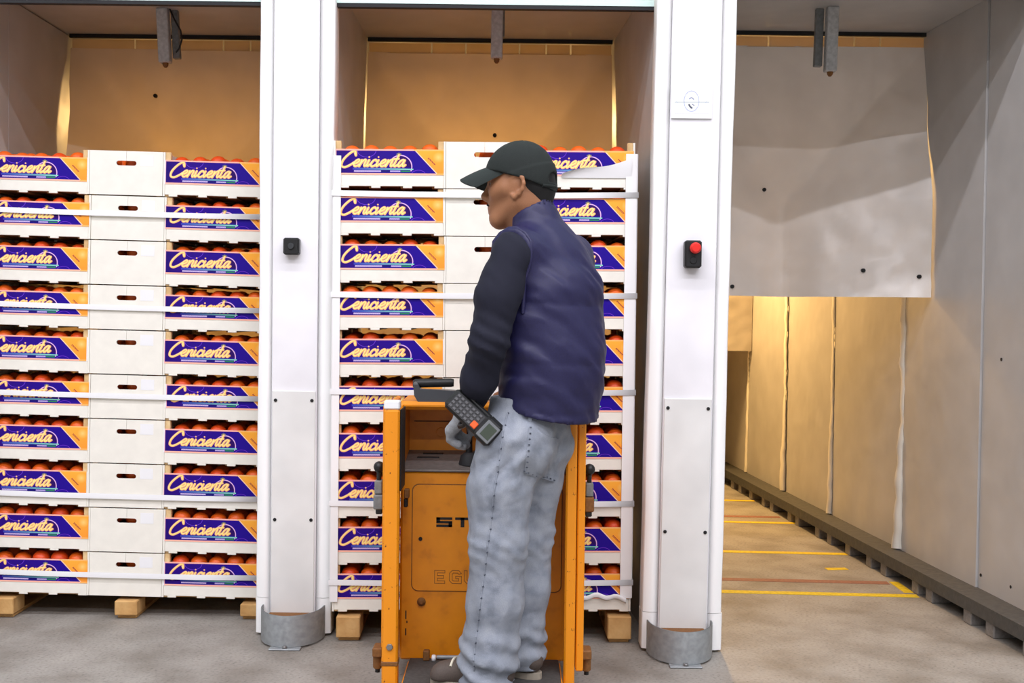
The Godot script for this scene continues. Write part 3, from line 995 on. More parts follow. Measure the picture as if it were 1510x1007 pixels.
func stack(side: String) -> void:
	if crate0 == null:
		crate0 = make_crate()
		fruit_mesh = SphereMesh.new()
		fruit_mesh.radius = 0.0365; fruit_mesh.height = 0.070
		fruit_mesh.radial_segments = 18; fruit_mesh.rings = 10
	var left := side == "left"
	# frame of the stack: front left bottom corner of the crates
	var org := Vector3(-2.204, 0.100, -4.83) if left else Vector3(-0.702, 0.113, -4.545)
	var yaw := 0.012 if left else 0.02
	var tilt := -0.016 if left else 0.007
	var step := 0.1868 if left else 0.1855
	var inv := Basis(Vector3.UP, yaw) * Basis(Vector3.BACK, tilt)
	var T := Transform3D(Basis(Vector3.UP, yaw) * Basis(Vector3.BACK, tilt), org)
	var loose := []
	for layer in 10:                                  # from the bottom up
		var down := 9 - layer
		var jit := rng.randf_range(-0.004, 0.004)
		var shear := -(layer * step) * (-tilt)       # keeps the stack's corners plumb
		for col in 3:
			var c: Node3D = crate0.duplicate()
			c.name = "fruit_crate"
			add_child(c, true)
			var cx: float = [CW * 0.5, CW + 0.0015 + CD * 0.5, CW * 1.5 + 0.003 + CD][col]
			var cz := -CD * 0.5 if col != 1 else -CW * 0.5 + rng.randf_range(-0.003, 0.002)
			var local := Vector3(cx + jit + shear, layer * step, cz + rng.randf_range(-0.002, 0.002))
			var turn := rng.randf_range(-0.0025, 0.0025)
			var bs := T.basis * Basis(Vector3.UP, turn + (PI / 2 if col == 1 else 0.0))
			c.transform = Transform3D(bs, T * local)
			var lab := "open orange crate, purple label facing out" if col != 1 else "white crate end with hand slot"
			var place := "%s column, %s layer from top, %s stack" % [["left", "centre", "right"][col], ORD[down], "left pallet" if left else "middle pallet"]
			tag(c, lab + ", " + place, "crate", "crates in the %s stack" % side)
			if col != 1:
				for nm in ["label_card", "label_print"]:
					c.get_node(nm).position.x = rng.randf_range(-0.004, 0.004)
			if col != 1:
				var rear: Node3D = crate0.duplicate()
				rear.name = "fruit_crate"
				add_child(rear, true)
				rear.transform = Transform3D(bs, T * (local + Vector3(0, 0, -CD - 0.004)))
				tag(rear, "crate in the shaded second row behind %s column, %s layer from top, %s pallet stack" % [["left", "", "right"][col], ORD[down], side], "crate", "second row crates of the %s stack" % side)
				for ix in 5:
					for iz in 3:
						for y in [0.0525, 0.128]:
							loose.append(rear.transform * Vector3((ix - 2) * 0.0768, y, 0.085 - iz * 0.085))
			# oranges: the front row singly where the photo shows it, the rest as loose fill
			var nxo := 5
			var nzo := 3
			for iz in nzo:
				for ix in nxo:
					var dx := (ix - 2) * 0.0768 + rng.randf_range(-0.0015, 0.0015)
					var dz := 0.102 - iz * 0.088 + rng.randf_range(-0.003, 0.003)
					var low := Vector3(dx, 0.0525, dz)
					var top := Vector3(dx, 0.1335 + rng.randf_range(-0.001, 0.009) + (0.003 if down == 0 else 0.0), dz)
					loose.append(c.transform * low)
					var seen := col != 1 and iz == 0
					if not left and col == 0 and down >= 6 and ix > 2:
						seen = false
					if not left and col == 2 and ((down >= 3 and ix < 2) or (down >= 2 and ix < 1) or (down == 1 and ix < 1)):
						seen = false
					if left and col == 0 and ix == 0:
						seen = false
					if left and col == 2 and ix == 4:
						seen = false
					if not seen:
						loose.append(c.transform * top)
						continue
					var f := MeshInstance3D.new()
					f.name = "orange"
					f.mesh = fruit_mesh
					f.material_override = M.orange if rng.randf() < 0.6 else M.orange_red
					f.transform = Transform3D(Basis.from_euler(Vector3(rng.randf() * 0.5, rng.randf() * 6.0, rng.randf() * 0.5)), c.transform * top)
					add_child(f, true)
					tag(f, "%s orange from left in front row, %s column crate, %s layer from top, %s stack" % [ORD[ix], ["left", "centre", "right"][col], ORD[down], "left" if left else "middle"], "orange", "front row oranges in the %s stack" % side)
			if not left and col == 2 and down == 9:
				var rings2 := []
				for i in 15:
					var u := i / 14.0
					var x := lerpf(-0.02, 0.20, u)
					var yy := 0.050 + 0.012 * sin(u * PI) + 0.006 * sin(u * 17.0)
					rings2.append(PackedVector3Array([Vector3(x, yy + 0.010, CD * 0.5 + 0.0035), Vector3(x, yy + 0.012, CD * 0.5 + 0.012 + 0.004 * sin(u * 9.0)), Vector3(x, yy - 0.004, CD * 0.5 + 0.014), Vector3(x, yy - 0.010, CD * 0.5 + 0.003)]))
				part("torn_flap", MB.new().skin(rings2), M.sticker, c, "crumpled white paper edge below the label")
			if not left and col == 2 and down == 0:
				var fl := MB.new()
				var rings := []
				for i in 13:
					var u := i / 12.0
					var x := lerpf(-0.07, 0.205, u)
					var yt := lerpf(0.060, 0.118, u) + 0.006 * sin(u * 7.0)
					var row := PackedVector3Array()
					for k in [[0.045, 0.004], [0.075, 0.010], [yt, 0.022 - 0.008 * u], [yt - 0.002, 0.0195 - 0.008 * u], [0.074, 0.008], [0.045, 0.0032]]:
						row.append(Vector3(x, minf(k[0], yt), CD * 0.5 + k[1]))
					rings.append(row)
				part("torn_flap", fl.skin(rings), M.sticker, c, "loose torn paper flap over the label")
	crate0.get_child_count()
	var mm := MultiMesh.new()
	mm.transform_format = MultiMesh.TRANSFORM_3D
	mm.mesh = fruit_mesh
	mm.instance_count = loose.size()
	for i in loose.size():
		mm.set_instance_transform(i, Transform3D(Basis(Vector3.UP, i * 1.3), loose[i]))
	var mi := MultiMeshInstance3D.new()
	mi.name = "oranges_behind"
	mi.multimesh = mm
	mi.material_override = M.orange
	add_child(mi, true)
	mi.set_meta("kind", "stuff")
	tag(mi, "oranges filling the crates of the %s stack behind the front row" % side, "oranges")
	# pallet
	pallet(side, org, yaw)
	# straps round the whole stack
	var W := CW * 2 + CD + 0.004
	var hs: Array = [1.708, 1.317, 0.948, 0.527, 0.195] if left else [1.762, 1.366, 0.985, 0.545, 0.232]
	for i in hs.size():
		var y: float = hs[i] - org.y
		var sag := 0.004
		var g := 0.0075 + 0.001
		var corners := [Vector3(-g, y, g), Vector3(W * 0.25, y - sag, g), Vector3(W * 0.5, y - sag, g), Vector3(W * 0.75, y - sag, g), Vector3(W + g, y, g), Vector3(W + g, y, -0.632), Vector3(-g, y, -0.632)]
		var sh := -y * (-tilt)
		var rings := []
		for k in corners.size() + 1:
			var p: Vector3 = corners[k % corners.size()]
			var cen := Vector3(W * 0.5, y, -0.31)
			var out := (p - cen); out.y = 0
			out = Vector3(signf(out.x) if absf(out.x) > W * 0.45 else 0.0, 0, signf(out.z)) 
			var q := p + Vector3(sh, 0, 0)
			var tw := 0.011
			rings.append(PackedVector3Array([T * (q + Vector3(0, tw, 0)), T * (q + Vector3(0, tw, 0) + out * 0.0015), T * (q + Vector3(0, -tw, 0) + out * 0.0015), T * (q + Vector3(0, -tw, 0))]))
		tag(part("strap", MB.new().skin(rings, true, false), M.strap), "white plastic strap round the %s crate stack, %s from top" % [side, ORD[i]], "strap", "white straps round the %s stack" % side)
	if not left:
		for s in [0.0, 1.0]:
			var o := thing("corner_protector", "white cardboard corner strip down the %s front edge of middle crate stack" % ("left" if s == 0.0 else "right"), "corner strip", T * Vector3(W * s, 0.04 if s == 0.0 else 0.055, 0.004), "white corner strips of the middle stack", yaw)
			var d := 1.0 if s == 0.0 else -1.0
			var hh := 1.755
			var w: float = 0.030 if s == 0.0 else 0.045
			var mb := MB.new()
			mb.box(Vector3(d * w * 0.5 - d * 0.004, hh * 0.5, 0.0015), Vector3(w, hh, 0.003), 0.001)
			part("front_leaf", mb, M.board, o)
			part("side_leaf", bx(Vector3(-d * 0.0055, hh * 0.5, -0.022), Vector3(0.003, hh, 0.044), 0.001), M.board, o)


func pallet(side: String, org: Vector3, yaw: float) -> void:
	var left := side == "left"
	var W := 1.185
	var o := thing("pallet", "rough wooden pallet under the %s crate stack" % side, "pallet", Vector3(org.x, 0, org.z), "wooden pallets under the crates", yaw)
	var top := org.y - 0.003
	var bz := 0.012
	var tl := -0.016 if left else 0.007
	for k in 3:
		var x: float = [0.085, 0.60, 1.125][k] if left else [0.07, 0.59, 1.14][k]
		for j in 3:
			var z: float = [-0.05, -0.40, -0.72][j]
			var ht: float = top - (0.0105 if j == 0 else 0.0255) + x * tl
			part("block", span(Vector3(x - 0.047, 0.016, z + bz + 0.06), Vector3(x + 0.047, ht, z + bz - 0.06), 0.004), M.pallet, o)
		part("bottom_board", span(Vector3(x - 0.040, 0.0, bz - 0.012), Vector3(x + 0.040, 0.0155, -0.78), 0.003), M.pallet, o)
	for j in [1, 2]:
		var z: float = [-0.05, -0.40, -0.72][j]
		part("cross_board", span(Vector3(0.01, top - 0.025, minf(z + 0.045, -0.09) + bz), Vector3(W, top - 0.0105, z - 0.045 + bz), 0.002), M.pallet, o).rotation.z = tl
	for j in 6:
		var z := -0.045 - j * 0.135
		part("deck_board", span(Vector3(0.004, top - 0.010, minf(z + 0.05, -0.07)), Vector3(W + 0.006, top, z - 0.06), 0.002), M.pallet, o).rotation.z = tl


# ------------------------------------------------------------------ the pallet truck
func rounded(x0: float, y0: float, x1: float, y1: float, r: float) -> PackedVector2Array:
	var o := PackedVector2Array()
	for k in [[x1 - r, y1 - r, 0.0], [x0 + r, y1 - r, PI / 2], [x0 + r, y0 + r, PI], [x1 - r, y0 + r, PI * 1.5]]:
		for i in 6:
			var a: float = k[2] + PI / 2 * i / 5.0
			o.append(Vector2(k[0] + cos(a) * r, k[1] + sin(a) * r))
	return o

func truck() -> void:
	var o := thing("pallet_truck", "worn orange stand-on pallet truck in front of the middle crate stack", "pallet truck", Vector3(-0.09, 0, -4.05))
	var I := Transform3D(Basis.IDENTITY, Vector3.ZERO)
	# everything below is in the truck's own frame: x from its middle, z from its rear face
	var X := 0.09
	var body := part("body", span(Vector3(-0.385 + X, 0.075, 0.0), Vector3(0.225 + X, 0.742, -0.34), 0.008), M.paint, o)
	part("side_wall", span(Vector3(-0.392 + X, 0.70, 0.0), Vector3(-0.378 + X, 0.975, -0.32), 0.002), M.paint, o)
	part("side_wall", span(Vector3(0.215 + X, 0.70, 0.0), Vector3(0.23 + X, 0.975, -0.32), 0.002), M.paint, o)
	var bp := part("back_panel", span(Vector3(-0.38 + X, 0.70, -0.25), Vector3(0.22 + X, 0.958, -0.30), 0.003), M.paint, o)
	part("crease", span(Vector3(-0.36 + X, 0.893, -0.248), Vector3(0.20 + X, 0.898, -0.251)), M.rust, bp)
	part("emblem", MB.new().cyl(Vector3(-0.26 + X, 0.855, -0.252), Vector3(-0.26 + X, 0.855, -0.248), 0.018, 20, 0.002), M.paint, bp)
	var tray := bx(Vector3(-0.08 + X, 0.764, -0.125), Vector3(0.60, 0.008, 0.262), 0.002, Basis(Vector3.RIGHT, 0.155))
	var tr := part("tray", tray, M.tray, o, "grey tray on top of the body")
	part("slot", bx(Vector3(-0.285 + X, 0.780, -0.20), Vector3(0.075, 0.005, 0.012), 0.001, Basis(Vector3.RIGHT, 0.155)), M.dark, tr)
	part("slot", bx(Vector3(-0.30 + X, 0.7725, -0.15), Vector3(0.08, 0.005, 0.010), 0.001, Basis(Vector3.RIGHT, 0.155)), M.dark, tr)
	part("top_cap", span(Vector3(-0.40 + X, 0.956, -0.02), Vector3(0.235 + X, 0.986, -0.33), 0.012), M.paint, o)
	part("top_plate", bx(Vector3(-0.20 + X, 0.988, -0.20), Vector3(0.25, 0.006, 0.18), 0.002), M.grey_steel, o)
	# service door: a raised rounded panel in a shallow dark joint
	var door := part("door_panel", MB.new().prism(rounded(-0.341 + X, 0.323, 0.181 + X, 0.695, 0.022), 0.0, 0.005, I), M.paint, o)
	part("joint", MB.new().prism(rounded(-0.3445 + X, 0.3195, 0.1845 + X, 0.6985, 0.024), 0.0, 0.0015, I), M.rust, door)
	# the name in block letters
	var lm: Material = M.dark
	var px := -0.258 + X
	var ly := 0.548
	var lh := 0.034
	var th := 0.0085
	for ch in "STILL":
		var mb := MB.new()
		var w: float = {"S": 0.056, "T": 0.052, "I": 0.013, "L": 0.045}[ch]
		var bars: Array = {
			"S": [[0, lh - th, w, lh], [0, (lh - th) / 2, w, (lh + th) / 2], [0, 0, w, th], [0, lh / 2, 0.013, lh], [w - 0.013, 0, w, lh / 2]],
			"T": [[0, lh - th, w, lh], [w / 2 - 0.0065, 0, w / 2 + 0.0065, lh]],
			"I": [[0, 0, w, lh]],
			"L": [[0, 0, w, th], [0, 0, 0.013, lh]],
		}[ch]
		for b in bars:
			mb.box(Vector3(px + (b[0] + b[2]) / 2, ly + (b[1] + b[3]) / 2, 0.0056), Vector3(b[2] - b[0], b[3] - b[1], 0.0012))
		part("letter", mb, lm, door)
		px += w + 0.010
	# outlined model letters
	px = -0.262 + X
	ly = 0.349
	lh = 0.046
	var outl := {
		"E": [[0, 0], [0.036, 0], [0.036, 0.009], [0.010, 0.009], [0.010, 0.0185], [0.032, 0.0185], [0.032, 0.0275], [0.010, 0.0275], [0.010, 0.037], [0.036, 0.037], [0.036, 0.046], [0, 0.046]],
		"G": [[0.042, 0.036], [0.033, 0.046], [0.010, 0.046], [0, 0.036], [0, 0.010], [0.010, 0], [0.042, 0], [0.042, 0.026], [0.022, 0.026], [0.022, 0.018], [0.032, 0.018], [0.032, 0.009], [0.014, 0.009], [0.010, 0.013], [0.010, 0.033], [0.014, 0.037], [0.029, 0.037], [0.033, 0.033]],
		"U": [[0, 0.046], [0, 0.010], [0.010, 0], [0.032, 0], [0.042, 0.010], [0.042, 0.046], [0.032, 0.046], [0.032, 0.013], [0.028, 0.009], [0.014, 0.009], [0.010, 0.013], [0.010, 0.046]],
	}
	for ch in "EGU":
		var mb := MB.new()
		var q: Array = outl[ch]
		for i in q.size():
			var a := Vector3(px + q[i][0], ly + q[i][1], 0.0055)
			var b := Vector3(px + q[(i + 1) % q.size()][0], ly + q[(i + 1) % q.size()][1], 0.0055)
			mb.box((a + b) / 2, Vector3((b - a).length() + 0.0018, 0.0018, 0.001), 0.0, Basis(Vector3.BACK, atan2(b.y - a.y, b.x - a.x)))
		part("letter", mb, M.rust, door)
		px += 0.052
	part("keyhole", MB.new().cyl(Vector3(-0.313 + X, 0.505, 0.004), Vector3(-0.313 + X, 0.505, 0.007), 0.007, 14), M.dark, door)
	part("lock", MB.new().tube([Vector3(-0.308 + X, 0.282, -0.002), Vector3(-0.308 + X, 0.282, 0.008), Vector3(-0.308 + X, 0.282, 0.009), Vector3(-0.308 + X, 0.282, 0.014)], [0.016, 0.014, 0.008, 0.006], 16), M.rust, o)
	for k in [[-0.362, 0.235, 0.03], [-0.362, 0.175, 0.025], [-0.358, 0.21, 0.008]]:
		part("scratch", bx(Vector3(k[0] + X, k[1], 0.0004), Vector3(0.004, k[2], 0.001)), M.dark, o)
	# frame posts
	part("post", span(Vector3(-0.424 + X, 0.0, 0.205), Vector3(-0.371 + X, 0.975, 0.15), 0.006), M.paint_worn, o)
	part("post_cap", span(Vector3(-0.424 + X, 0.9755, 0.205), Vector3(-0.371 + X, 1.004, 0.15), 0.004), M.sticker, o, "white painted end of the left post")
	part("rubber_edge", span(Vector3(-0.3705 + X, 0.70, 0.19), Vector3(-0.3655 + X, 0.975, 0.05), 0.002), M.rubber, o)
	part("side_plate", span(Vector3(-0.432 + X, 0.10, 0.15), Vector3(-0.416 + X, 0.985, -0.30), 0.004), M.paint_worn, o)
	part("post", span(Vector3(0.186 + X, 0.0, 0.205), Vector3(0.222 + X, 0.985, 0.15), 0.006), M.paint_worn, o)
	part("side_plate", span(Vector3(0.226 + X, 0.10, 0.19), Vector3(0.252 + X, 0.985, -0.30), 0.004), M.paint_worn, o)
	for s in [-1.0, 1.0]:
		var bxp := -0.447 + X if s < 0 else 0.269 + X
		var kn := part("clamp", bx(Vector3(bxp, 0.705, 0.12), Vector3(0.026, 0.045, 0.05), 0.003), M.grey_steel, o)
		part("clamp_body", bx(Vector3(bxp, 0.655, 0.12), Vector3(0.032, 0.05, 0.055), 0.004), M.grey_steel if s < 0 else M.rust, kn)
		part("clamp_foot", bx(Vector3(bxp + s * -0.002, 0.622, 0.12), Vector3(0.022, 0.018, 0.04), 0.003), M.black, kn)
		var kb := part("knob", MB.new().ball(Vector3(bxp, 0.772, 0.12), 0.0195, 16), M.black, o)
		part("stem", MB.new().cyl(Vector3(bxp, 0.727, 0.12), Vector3(bxp, 0.758, 0.12), 0.008, 12), M.black, kb)
		var lb := part("roller_bracket", bx(Vector3(bxp + s * -0.004, 0.147, 0.13), Vector3(0.034, 0.032, 0.07), 0.004), M.rust, o)
		part("roller", MB.new().cyl(Vector3(bxp + s * -0.002, 0.085, 0.13), Vector3(bxp + s * -0.002, 0.131, 0.13), 0.016, 14, 0.004), M.rust, lb)
		part("roller_nut", MB.new().cyl(Vector3(bxp + s * -0.002, 0.072, 0.13), Vector3(bxp + s * -0.002, 0.085, 0.13), 0.009, 6), M.black, lb)
	part("latch", bx(Vector3(-0.358 + X, 0.672, 0.05), Vector3(0.018, 0.032, 0.03), 0.003), M.rust, o)
	part("latch_hook", bx(Vector3(-0.361 + X, 0.640, 0.05), Vector3(0.014, 0.03, 0.024), 0.003), M.black, o)
	part("post_bolt", MB.new().cyl(Vector3(-0.397 + X, 0.18, 0.203), Vector3(-0.397 + X, 0.18, 0.212), 0.012, 6, 0.002), M.steel, o)
	part("post_band", span(Vector3(-0.426 + X, 0.115, 0.207), Vector3(-0.369 + X, 0.130, 0.148), 0.002), M.rust, o)
	# rider's platform
	var pf := part("platform", span(Vector3(-0.352 + X, 0.052, 0.62), Vector3(0.182 + X, 0.08, 0.015), 0.006), M.paint_worn, o)
	part("platform_mat", span(Vector3(-0.345 + X, 0.0805, 0.61), Vector3(0.176 + X, 0.089, 0.02), 0.003), M.mat_rubber, pf)
	var lk := part("pedal", bx(Vector3(-0.285 + X, 0.107, 0.045), Vector3(0.022, 0.034, 0.03), 0.003), M.rust, o)
	part("pedal_tip", MB.new().cyl(Vector3(-0.266 + X, 0.098, 0.05), Vector3(-0.252 + X, 0.098, 0.05), 0.012, 12, 0.003), M.sticker, lk)
	part("pedal_rod", MB.new().cyl(Vector3(-0.25 + X, 0.1, 0.045), Vector3(-0.15 + X, 0.1, 0.045), 0.007, 10), M.galv, lk)
	# wheels and forks below
	for x in [-0.25, 0.10]:
		part("wheel", MB.new().cyl(Vector3(x + X - 0.04, 0.075, -0.17), Vector3(x + X + 0.04, 0.075, -0.17), 0.073, 24, 0.006), M.rubber, o)
	for x in [-0.325, 0.09]:
		part("fork", span(Vector3(x + X - 0.0, 0.028, -0.30), Vector3(x + X + 0.10, 0.07, -1.2), 0.006), M.paint_worn, o)
	part("mast_foot", span(Vector3(-0.36 + X, 0.03, -0.31), Vector3(0.21 + X, 0.30, -0.38), 0.004), M.paint_worn, o)
	# steering head: blade, grip, lever
	var bl := PackedVector2Array()
	for p in [[-0.347, 1.045], [-0.343, 1.005], [-0.330, 0.984], [-0.305, 0.974], [-0.262, 0.966], [-0.150, 0.954], [-0.09, 0.954], [-0.09, 1.02], [-0.150, 1.022], [-0.24, 1.026], [-0.322, 1.028], [-0.328, 1.045]]:
		bl.append(Vector2(p[0] + X, p[1]))
	var hd := part("steering_head", MB.new().prism(bl, -0.09, -0.03, I), M.blade, o)
	part("grip", MB.new().tube([Vector3(-0.350 + X, 1.046, -0.06), Vector3(-0.340 + X, 1.046, -0.06), Vector3(-0.335 + X, 1.047, -0.06), Vector3(-0.215 + X, 1.051, -0.06), Vector3(-0.205 + X, 1.051, -0.06)], [0.012, 0.0165, 0.0155, 0.0155, 0.013], 18), M.black, hd)
	part("grip_end", MB.new().cyl(Vector3(-0.340 + X, 1.046, -0.043), Vector3(-0.340 + X, 1.046, -0.040), 0.008, 12), M.steel, hd)
	var lv := part("lever", MB.new().tube([Vector3(-0.150 + X, 0.775, -0.10), Vector3(-0.150 + X, 0.80, -0.10), Vector3(-0.148 + X, 0.85, -0.09), Vector3(-0.150 + X, 0.93, -0.07)], [0.022, 0.013, 0.010, 0.011], 12), M.black, o)
	part("lever_base", MB.new().tube([Vector3(-0.145 + X, 0.758, -0.08), Vector3(-0.145 + X, 0.79, -0.08), Vector3(-0.145 + X, 0.80, -0.08)], [0.042, 0.034, 0.02], 18), M.rubber, lv)


# ------------------------------------------------------------------ the man
const FWD := Vector3(-0.819, 0, -0.574)     # where his body faces
const LFT := Vector3(-0.574, 0, 0.819)      # his left side
const HF := Vector3(-0.962, 0, -0.273)      # where his head faces
const HL := Vector3(-0.273, 0, 0.962)
const HEAD := Vector3(0.022, 1.745, -3.80)

func hd(u: float, v: float, w := 0.0) -> Vector3:
	return HEAD + HF * u + Vector3.UP * v + HL * w

func hand(f: Field, wrist: Vector3, d: Vector3, nrm: Vector3, thumb: float, curl: float, grow: float) -> void:
	d = d.normalized()
	nrm = (nrm - d * nrm.dot(d)).normalized()
	var s := d.cross(nrm).normalized() * thumb
	# palm
	for k in [-0.026, -0.009, 0.009, 0.026]:
		f.cap(wrist + s * k * 0.5 + d * 0.01, wrist + d * 0.085 + s * k, 0.015 + grow, 0.0125 + grow, 0.012)
	f.cap(wrist - d * 0.03, wrist + d * 0.02, 0.025 + grow, 0.022 + grow, 0.02)
	var len := [0.038, 0.044, 0.041, 0.031]
	for i in 4:
		var p := wrist + d * (0.088 - 0.004 * absf(i - 1.2)) + s * (0.030 - 0.020 * i)
		var dir := d
		var r: float = [0.0088, 0.0092, 0.0088, 0.0078][i] + grow
		for j in 3:
			dir = (dir.rotated(d.cross(nrm).normalized(), [0.55, 0.95, 0.6][j] * curl)).normalized()
			var q: Vector3 = p + dir * len[i] * [1.0, 0.66, 0.52][j]
			f.cap(p, q, r - 0.0006 * j, r - 0.0006 * (j + 1), 0.004)
			p = q
	var t0 := wrist + d * 0.025 + s * 0.026
	var t1 := t0 + (d * 0.5 + s * 0.65 + nrm * 0.45).normalized() * 0.042
	var t2 := t1 + (d * 0.8 + nrm * 0.6 * curl).normalized() * 0.032
	var t3 := t2 + (d * 0.6 + nrm * 0.8 * curl - s * 0.3).normalized() * 0.024
	f.chain([t0, t1, t2, t3], [0.0135 + grow, 0.0108 + grow, 0.0098 + grow, 0.0082 + grow], 0.006)

const LW := Vector3(-0.142, 0.975, -3.765)   # left wrist
const RW := Vector3(0.055, 1.045, -4.09)     # right wrist

func person() -> void:
	var o := thing("person", "man in dark cap, navy quilted vest and pale jeans, standing on the orange truck", "person", Vector3(0.02, 0, -3.78))
	var base := o.position
	var put := func(called: String, mb: MB, m: Material, label := "", under: Node3D = null) -> MeshInstance3D:
		for i in mb.v.size():
			mb.v[i] -= base
		return part(called, mb, m, under if under else o, label)
	var skin := mat(Color(0.63, 0.435, 0.30), 0.55, noise(0.05, [[0.0, Color(0.93, 0.90, 0.88)], [1.0, grey(1.0)]], 81, 3), 8.0)
	skin.subsurf_scatter_enabled = true
	skin.subsurf_scatter_strength = 0.05
	var C := Vector3(0.105, 0, -3.79)

	# --- body: one skin, fine grids for the head and the hands
	var mb := MB.new()
	var h := Field.new()
	h.cap(hd(-0.02, 0.006), hd(-0.02, 0.006), 0.086, 0.086, 0.03, HL, 1.15)
	h.cap(hd(0.018, 0.0), hd(0.018, 0.0), 0.082, 0.082, 0.04, HL, 1.15)
	h.cap(hd(0.035, -0.045), hd(0.042, -0.07), 0.060, 0.050, 0.04, HL, 1.02)
	h.cap(hd(0.078, -0.092), hd(0.076, -0.12), 0.030, 0.026, 0.03)
	h.cap(hd(0.080, -0.143), hd(0.072, -0.147), 0.017, 0.018, 0.025)
	for s in [-1.0, 1.0]:
		h.cap(hd(-0.008, -0.085, s * 0.050), hd(0.066, -0.138, s * 0.020), 0.022, 0.019, 0.035)
		h.cap(hd(-0.008, -0.085, s * 0.050), hd(-0.004, -0.03, s * 0.062), 0.022, 0.02, 0.03)
		h.cap(hd(0.072, -0.052, s * 0.040), hd(0.035, -0.045, s * 0.060), 0.020, 0.018, 0.03)
		h.cap(hd(0.094, 0.002, s * 0.008), hd(0.074, 0.006, s * 0.048), 0.013, 0.011, 0.02)
		h.cap(hd(0.109, -0.071, s * 0.011), hd(0.104, -0.069, s * 0.012), 0.0085, 0.008, 0.008)
		h.cap(hd(0.103, -0.100, 0), hd(0.093, -0.104, s * 0.022), 0.0075, 0.005, 0.006)
		h.cap(hd(0.100, -0.113, 0), hd(0.091, -0.110, s * 0.020), 0.008, 0.005, 0.006)
		# ear: rim, lobe and bowl
		var e := []
		for k in [[0.010, -0.018], [0.000, -0.006], [-0.016, -0.002], [-0.031, -0.012], [-0.036, -0.030], [-0.031, -0.048], [-0.018, -0.063], [-0.004, -0.073], [0.006, -0.066]]:
			e.append(hd(k[0], k[1], s * (0.083 - 0.25 * k[0])))
		h.chain(e, [0.005, 0.0055, 0.006, 0.0062, 0.006, 0.006, 0.0068, 0.008, 0.006], 0.005)
		h.cap(hd(-0.010, -0.022, s * 0.064), hd(-0.008, -0.052, s * 0.065), 0.014, 0.011, 0.008)
		h.cap(hd(0.008, -0.04, s * 0.074), hd(0.006, -0.048, s * 0.074), 0.005, 0.005, 0.006)
	h.cap(hd(0.100, -0.018), hd(0.121, -0.060), 0.0095, 0.0115, 0.014)
	h.cap(hd(0.121, -0.061), hd(0.114, -0.068), 0.0115, 0.009, 0.01)
	h.cap(hd(-0.045, -0.07), Vector3(0.085, 1.55, -3.79), 0.058, 0.064, 0.04)
	h.cap(hd(0.0, -0.10), Vector3(0.06, 1.56, -3.80), 0.045, 0.055, 0.04)
	h.post = func(p: Vector3, d: float) -> float:
		# eye hollows
		for s in [-1.0, 1.0]:
			var e := (p - hd(0.098, -0.024, s * 0.033)).length() - 0.016
			d = maxf(d, -e)
		return d
	h.net(0.0042, mb)
	var bd := Field.new()
	bd.cap(Vector3(0.085, 1.55, -3.79), C + Vector3(0.0, 1.46, 0), 0.062, 0.08, 0.05)
	bd.cap(C + Vector3(0.0, 1.40, 0), C + Vector3(0.0, 1.12, 0), 0.125, 0.12, 0.06, FWD, 1.5)
	bd.cap(C + Vector3(-0.03, 1.10, 0), C + Vector3(-0.05, 0.93, 0), 0.12, 0.13, 0.06, FWD, 1.4)
	var LS := C + LFT * 0.19 + Vector3(0, 1.485, 0)
	var RS := C - LFT * 0.17 + Vector3(0, 1.485, 0)
	var le := Vector3(-0.070, 1.215, -3.60)
	var re := Vector3(0.165, 1.19, -4.03)
	bd.cap(C + Vector3(0, 1.47, 0), LS, 0.06, 0.05, 0.05)
	bd.cap(C + Vector3(0, 1.47, 0), RS, 0.06, 0.05, 0.05)
	bd.chain([LS, le, LW], [0.048, 0.038, 0.026], 0.02)
	bd.chain([RS, re, RW], [0.048, 0.038, 0.026], 0.02)
	var lh := Vector3(0.0, 0.90, -3.715)
	var rh := Vector3(0.105, 0.90, -3.86)
	bd.chain([lh, Vector3(-0.043, 0.54, -3.70), Vector3(-0.062, 0.15, -3.695)], [0.075, 0.055, 0.038], 0.03)
	bd.chain([rh, Vector3(0.060, 0.54, -3.865), Vector3(0.045, 0.15, -3.86)], [0.075, 0.055, 0.038], 0.03)
	bd.net(0.015, mb)
	var hr := Field.new()
	hand(hr, RW, Vector3(-0.75, -0.25, -0.55), Vector3(0.1, -1, 0.1), 1.0, 0.35, 0.0)
	hr.net(0.0045, mb)
	var hl := Field.new()
	hand(hl, LW, Vector3(-0.55, -0.62, -0.55), Vector3(0.62, -0.7, -0.1), -1.0, 1.0, -0.001)
	hl.net(0.0045, mb)
	put.call("body", mb, skin)

	# eyes, brows
	for s in [-1.0, 1.0]:
		var eye: MeshInstance3D = put.call("eye", MB.new().ball(hd(0.083, -0.024, s * 0.032), 0.0115, 14), mat(Color(0.86, 0.83, 0.78), 0.25))
		put.call("iris", MB.new().ball(hd(0.0905, -0.025, s * 0.033), 0.0055, 10), mat(Color(0.07, 0.04, 0.03), 0.2), "", eye)
		put.call("eyebrow", MB.new().tube([hd(0.106, 0.001, s * 0.012), hd(0.101, 0.006, s * 0.030), hd(0.084, 0.004, s * 0.050)], [0.004, 0.0045, 0.003], 8), mat(Color(0.05, 0.04, 0.035), 0.9))
	put.call("moustache", MB.new().tube([hd(0.098, -0.094, -0.024), hd(0.108, -0.090, -0.012), hd(0.1115, -0.089, 0.0), hd(0.108, -0.090, 0.012), hd(0.098, -0.094, 0.024)], [0.0025, 0.0042, 0.0042, 0.0042, 0.0025], 8), mat(Color(0.07, 0.05, 0.045), 0.9))
	# hair below the cap
	var hair := Field.new()
	hair.cap(hd(-0.024, 0.004), hd(-0.024, 0.0), 0.0885, 0.0885, 0.02, HL, 1.10)
	hair.cap(hd(-0.06, -0.05), hd(-0.058, -0.082), 0.055, 0.050, 0.03, HL, 0.95)
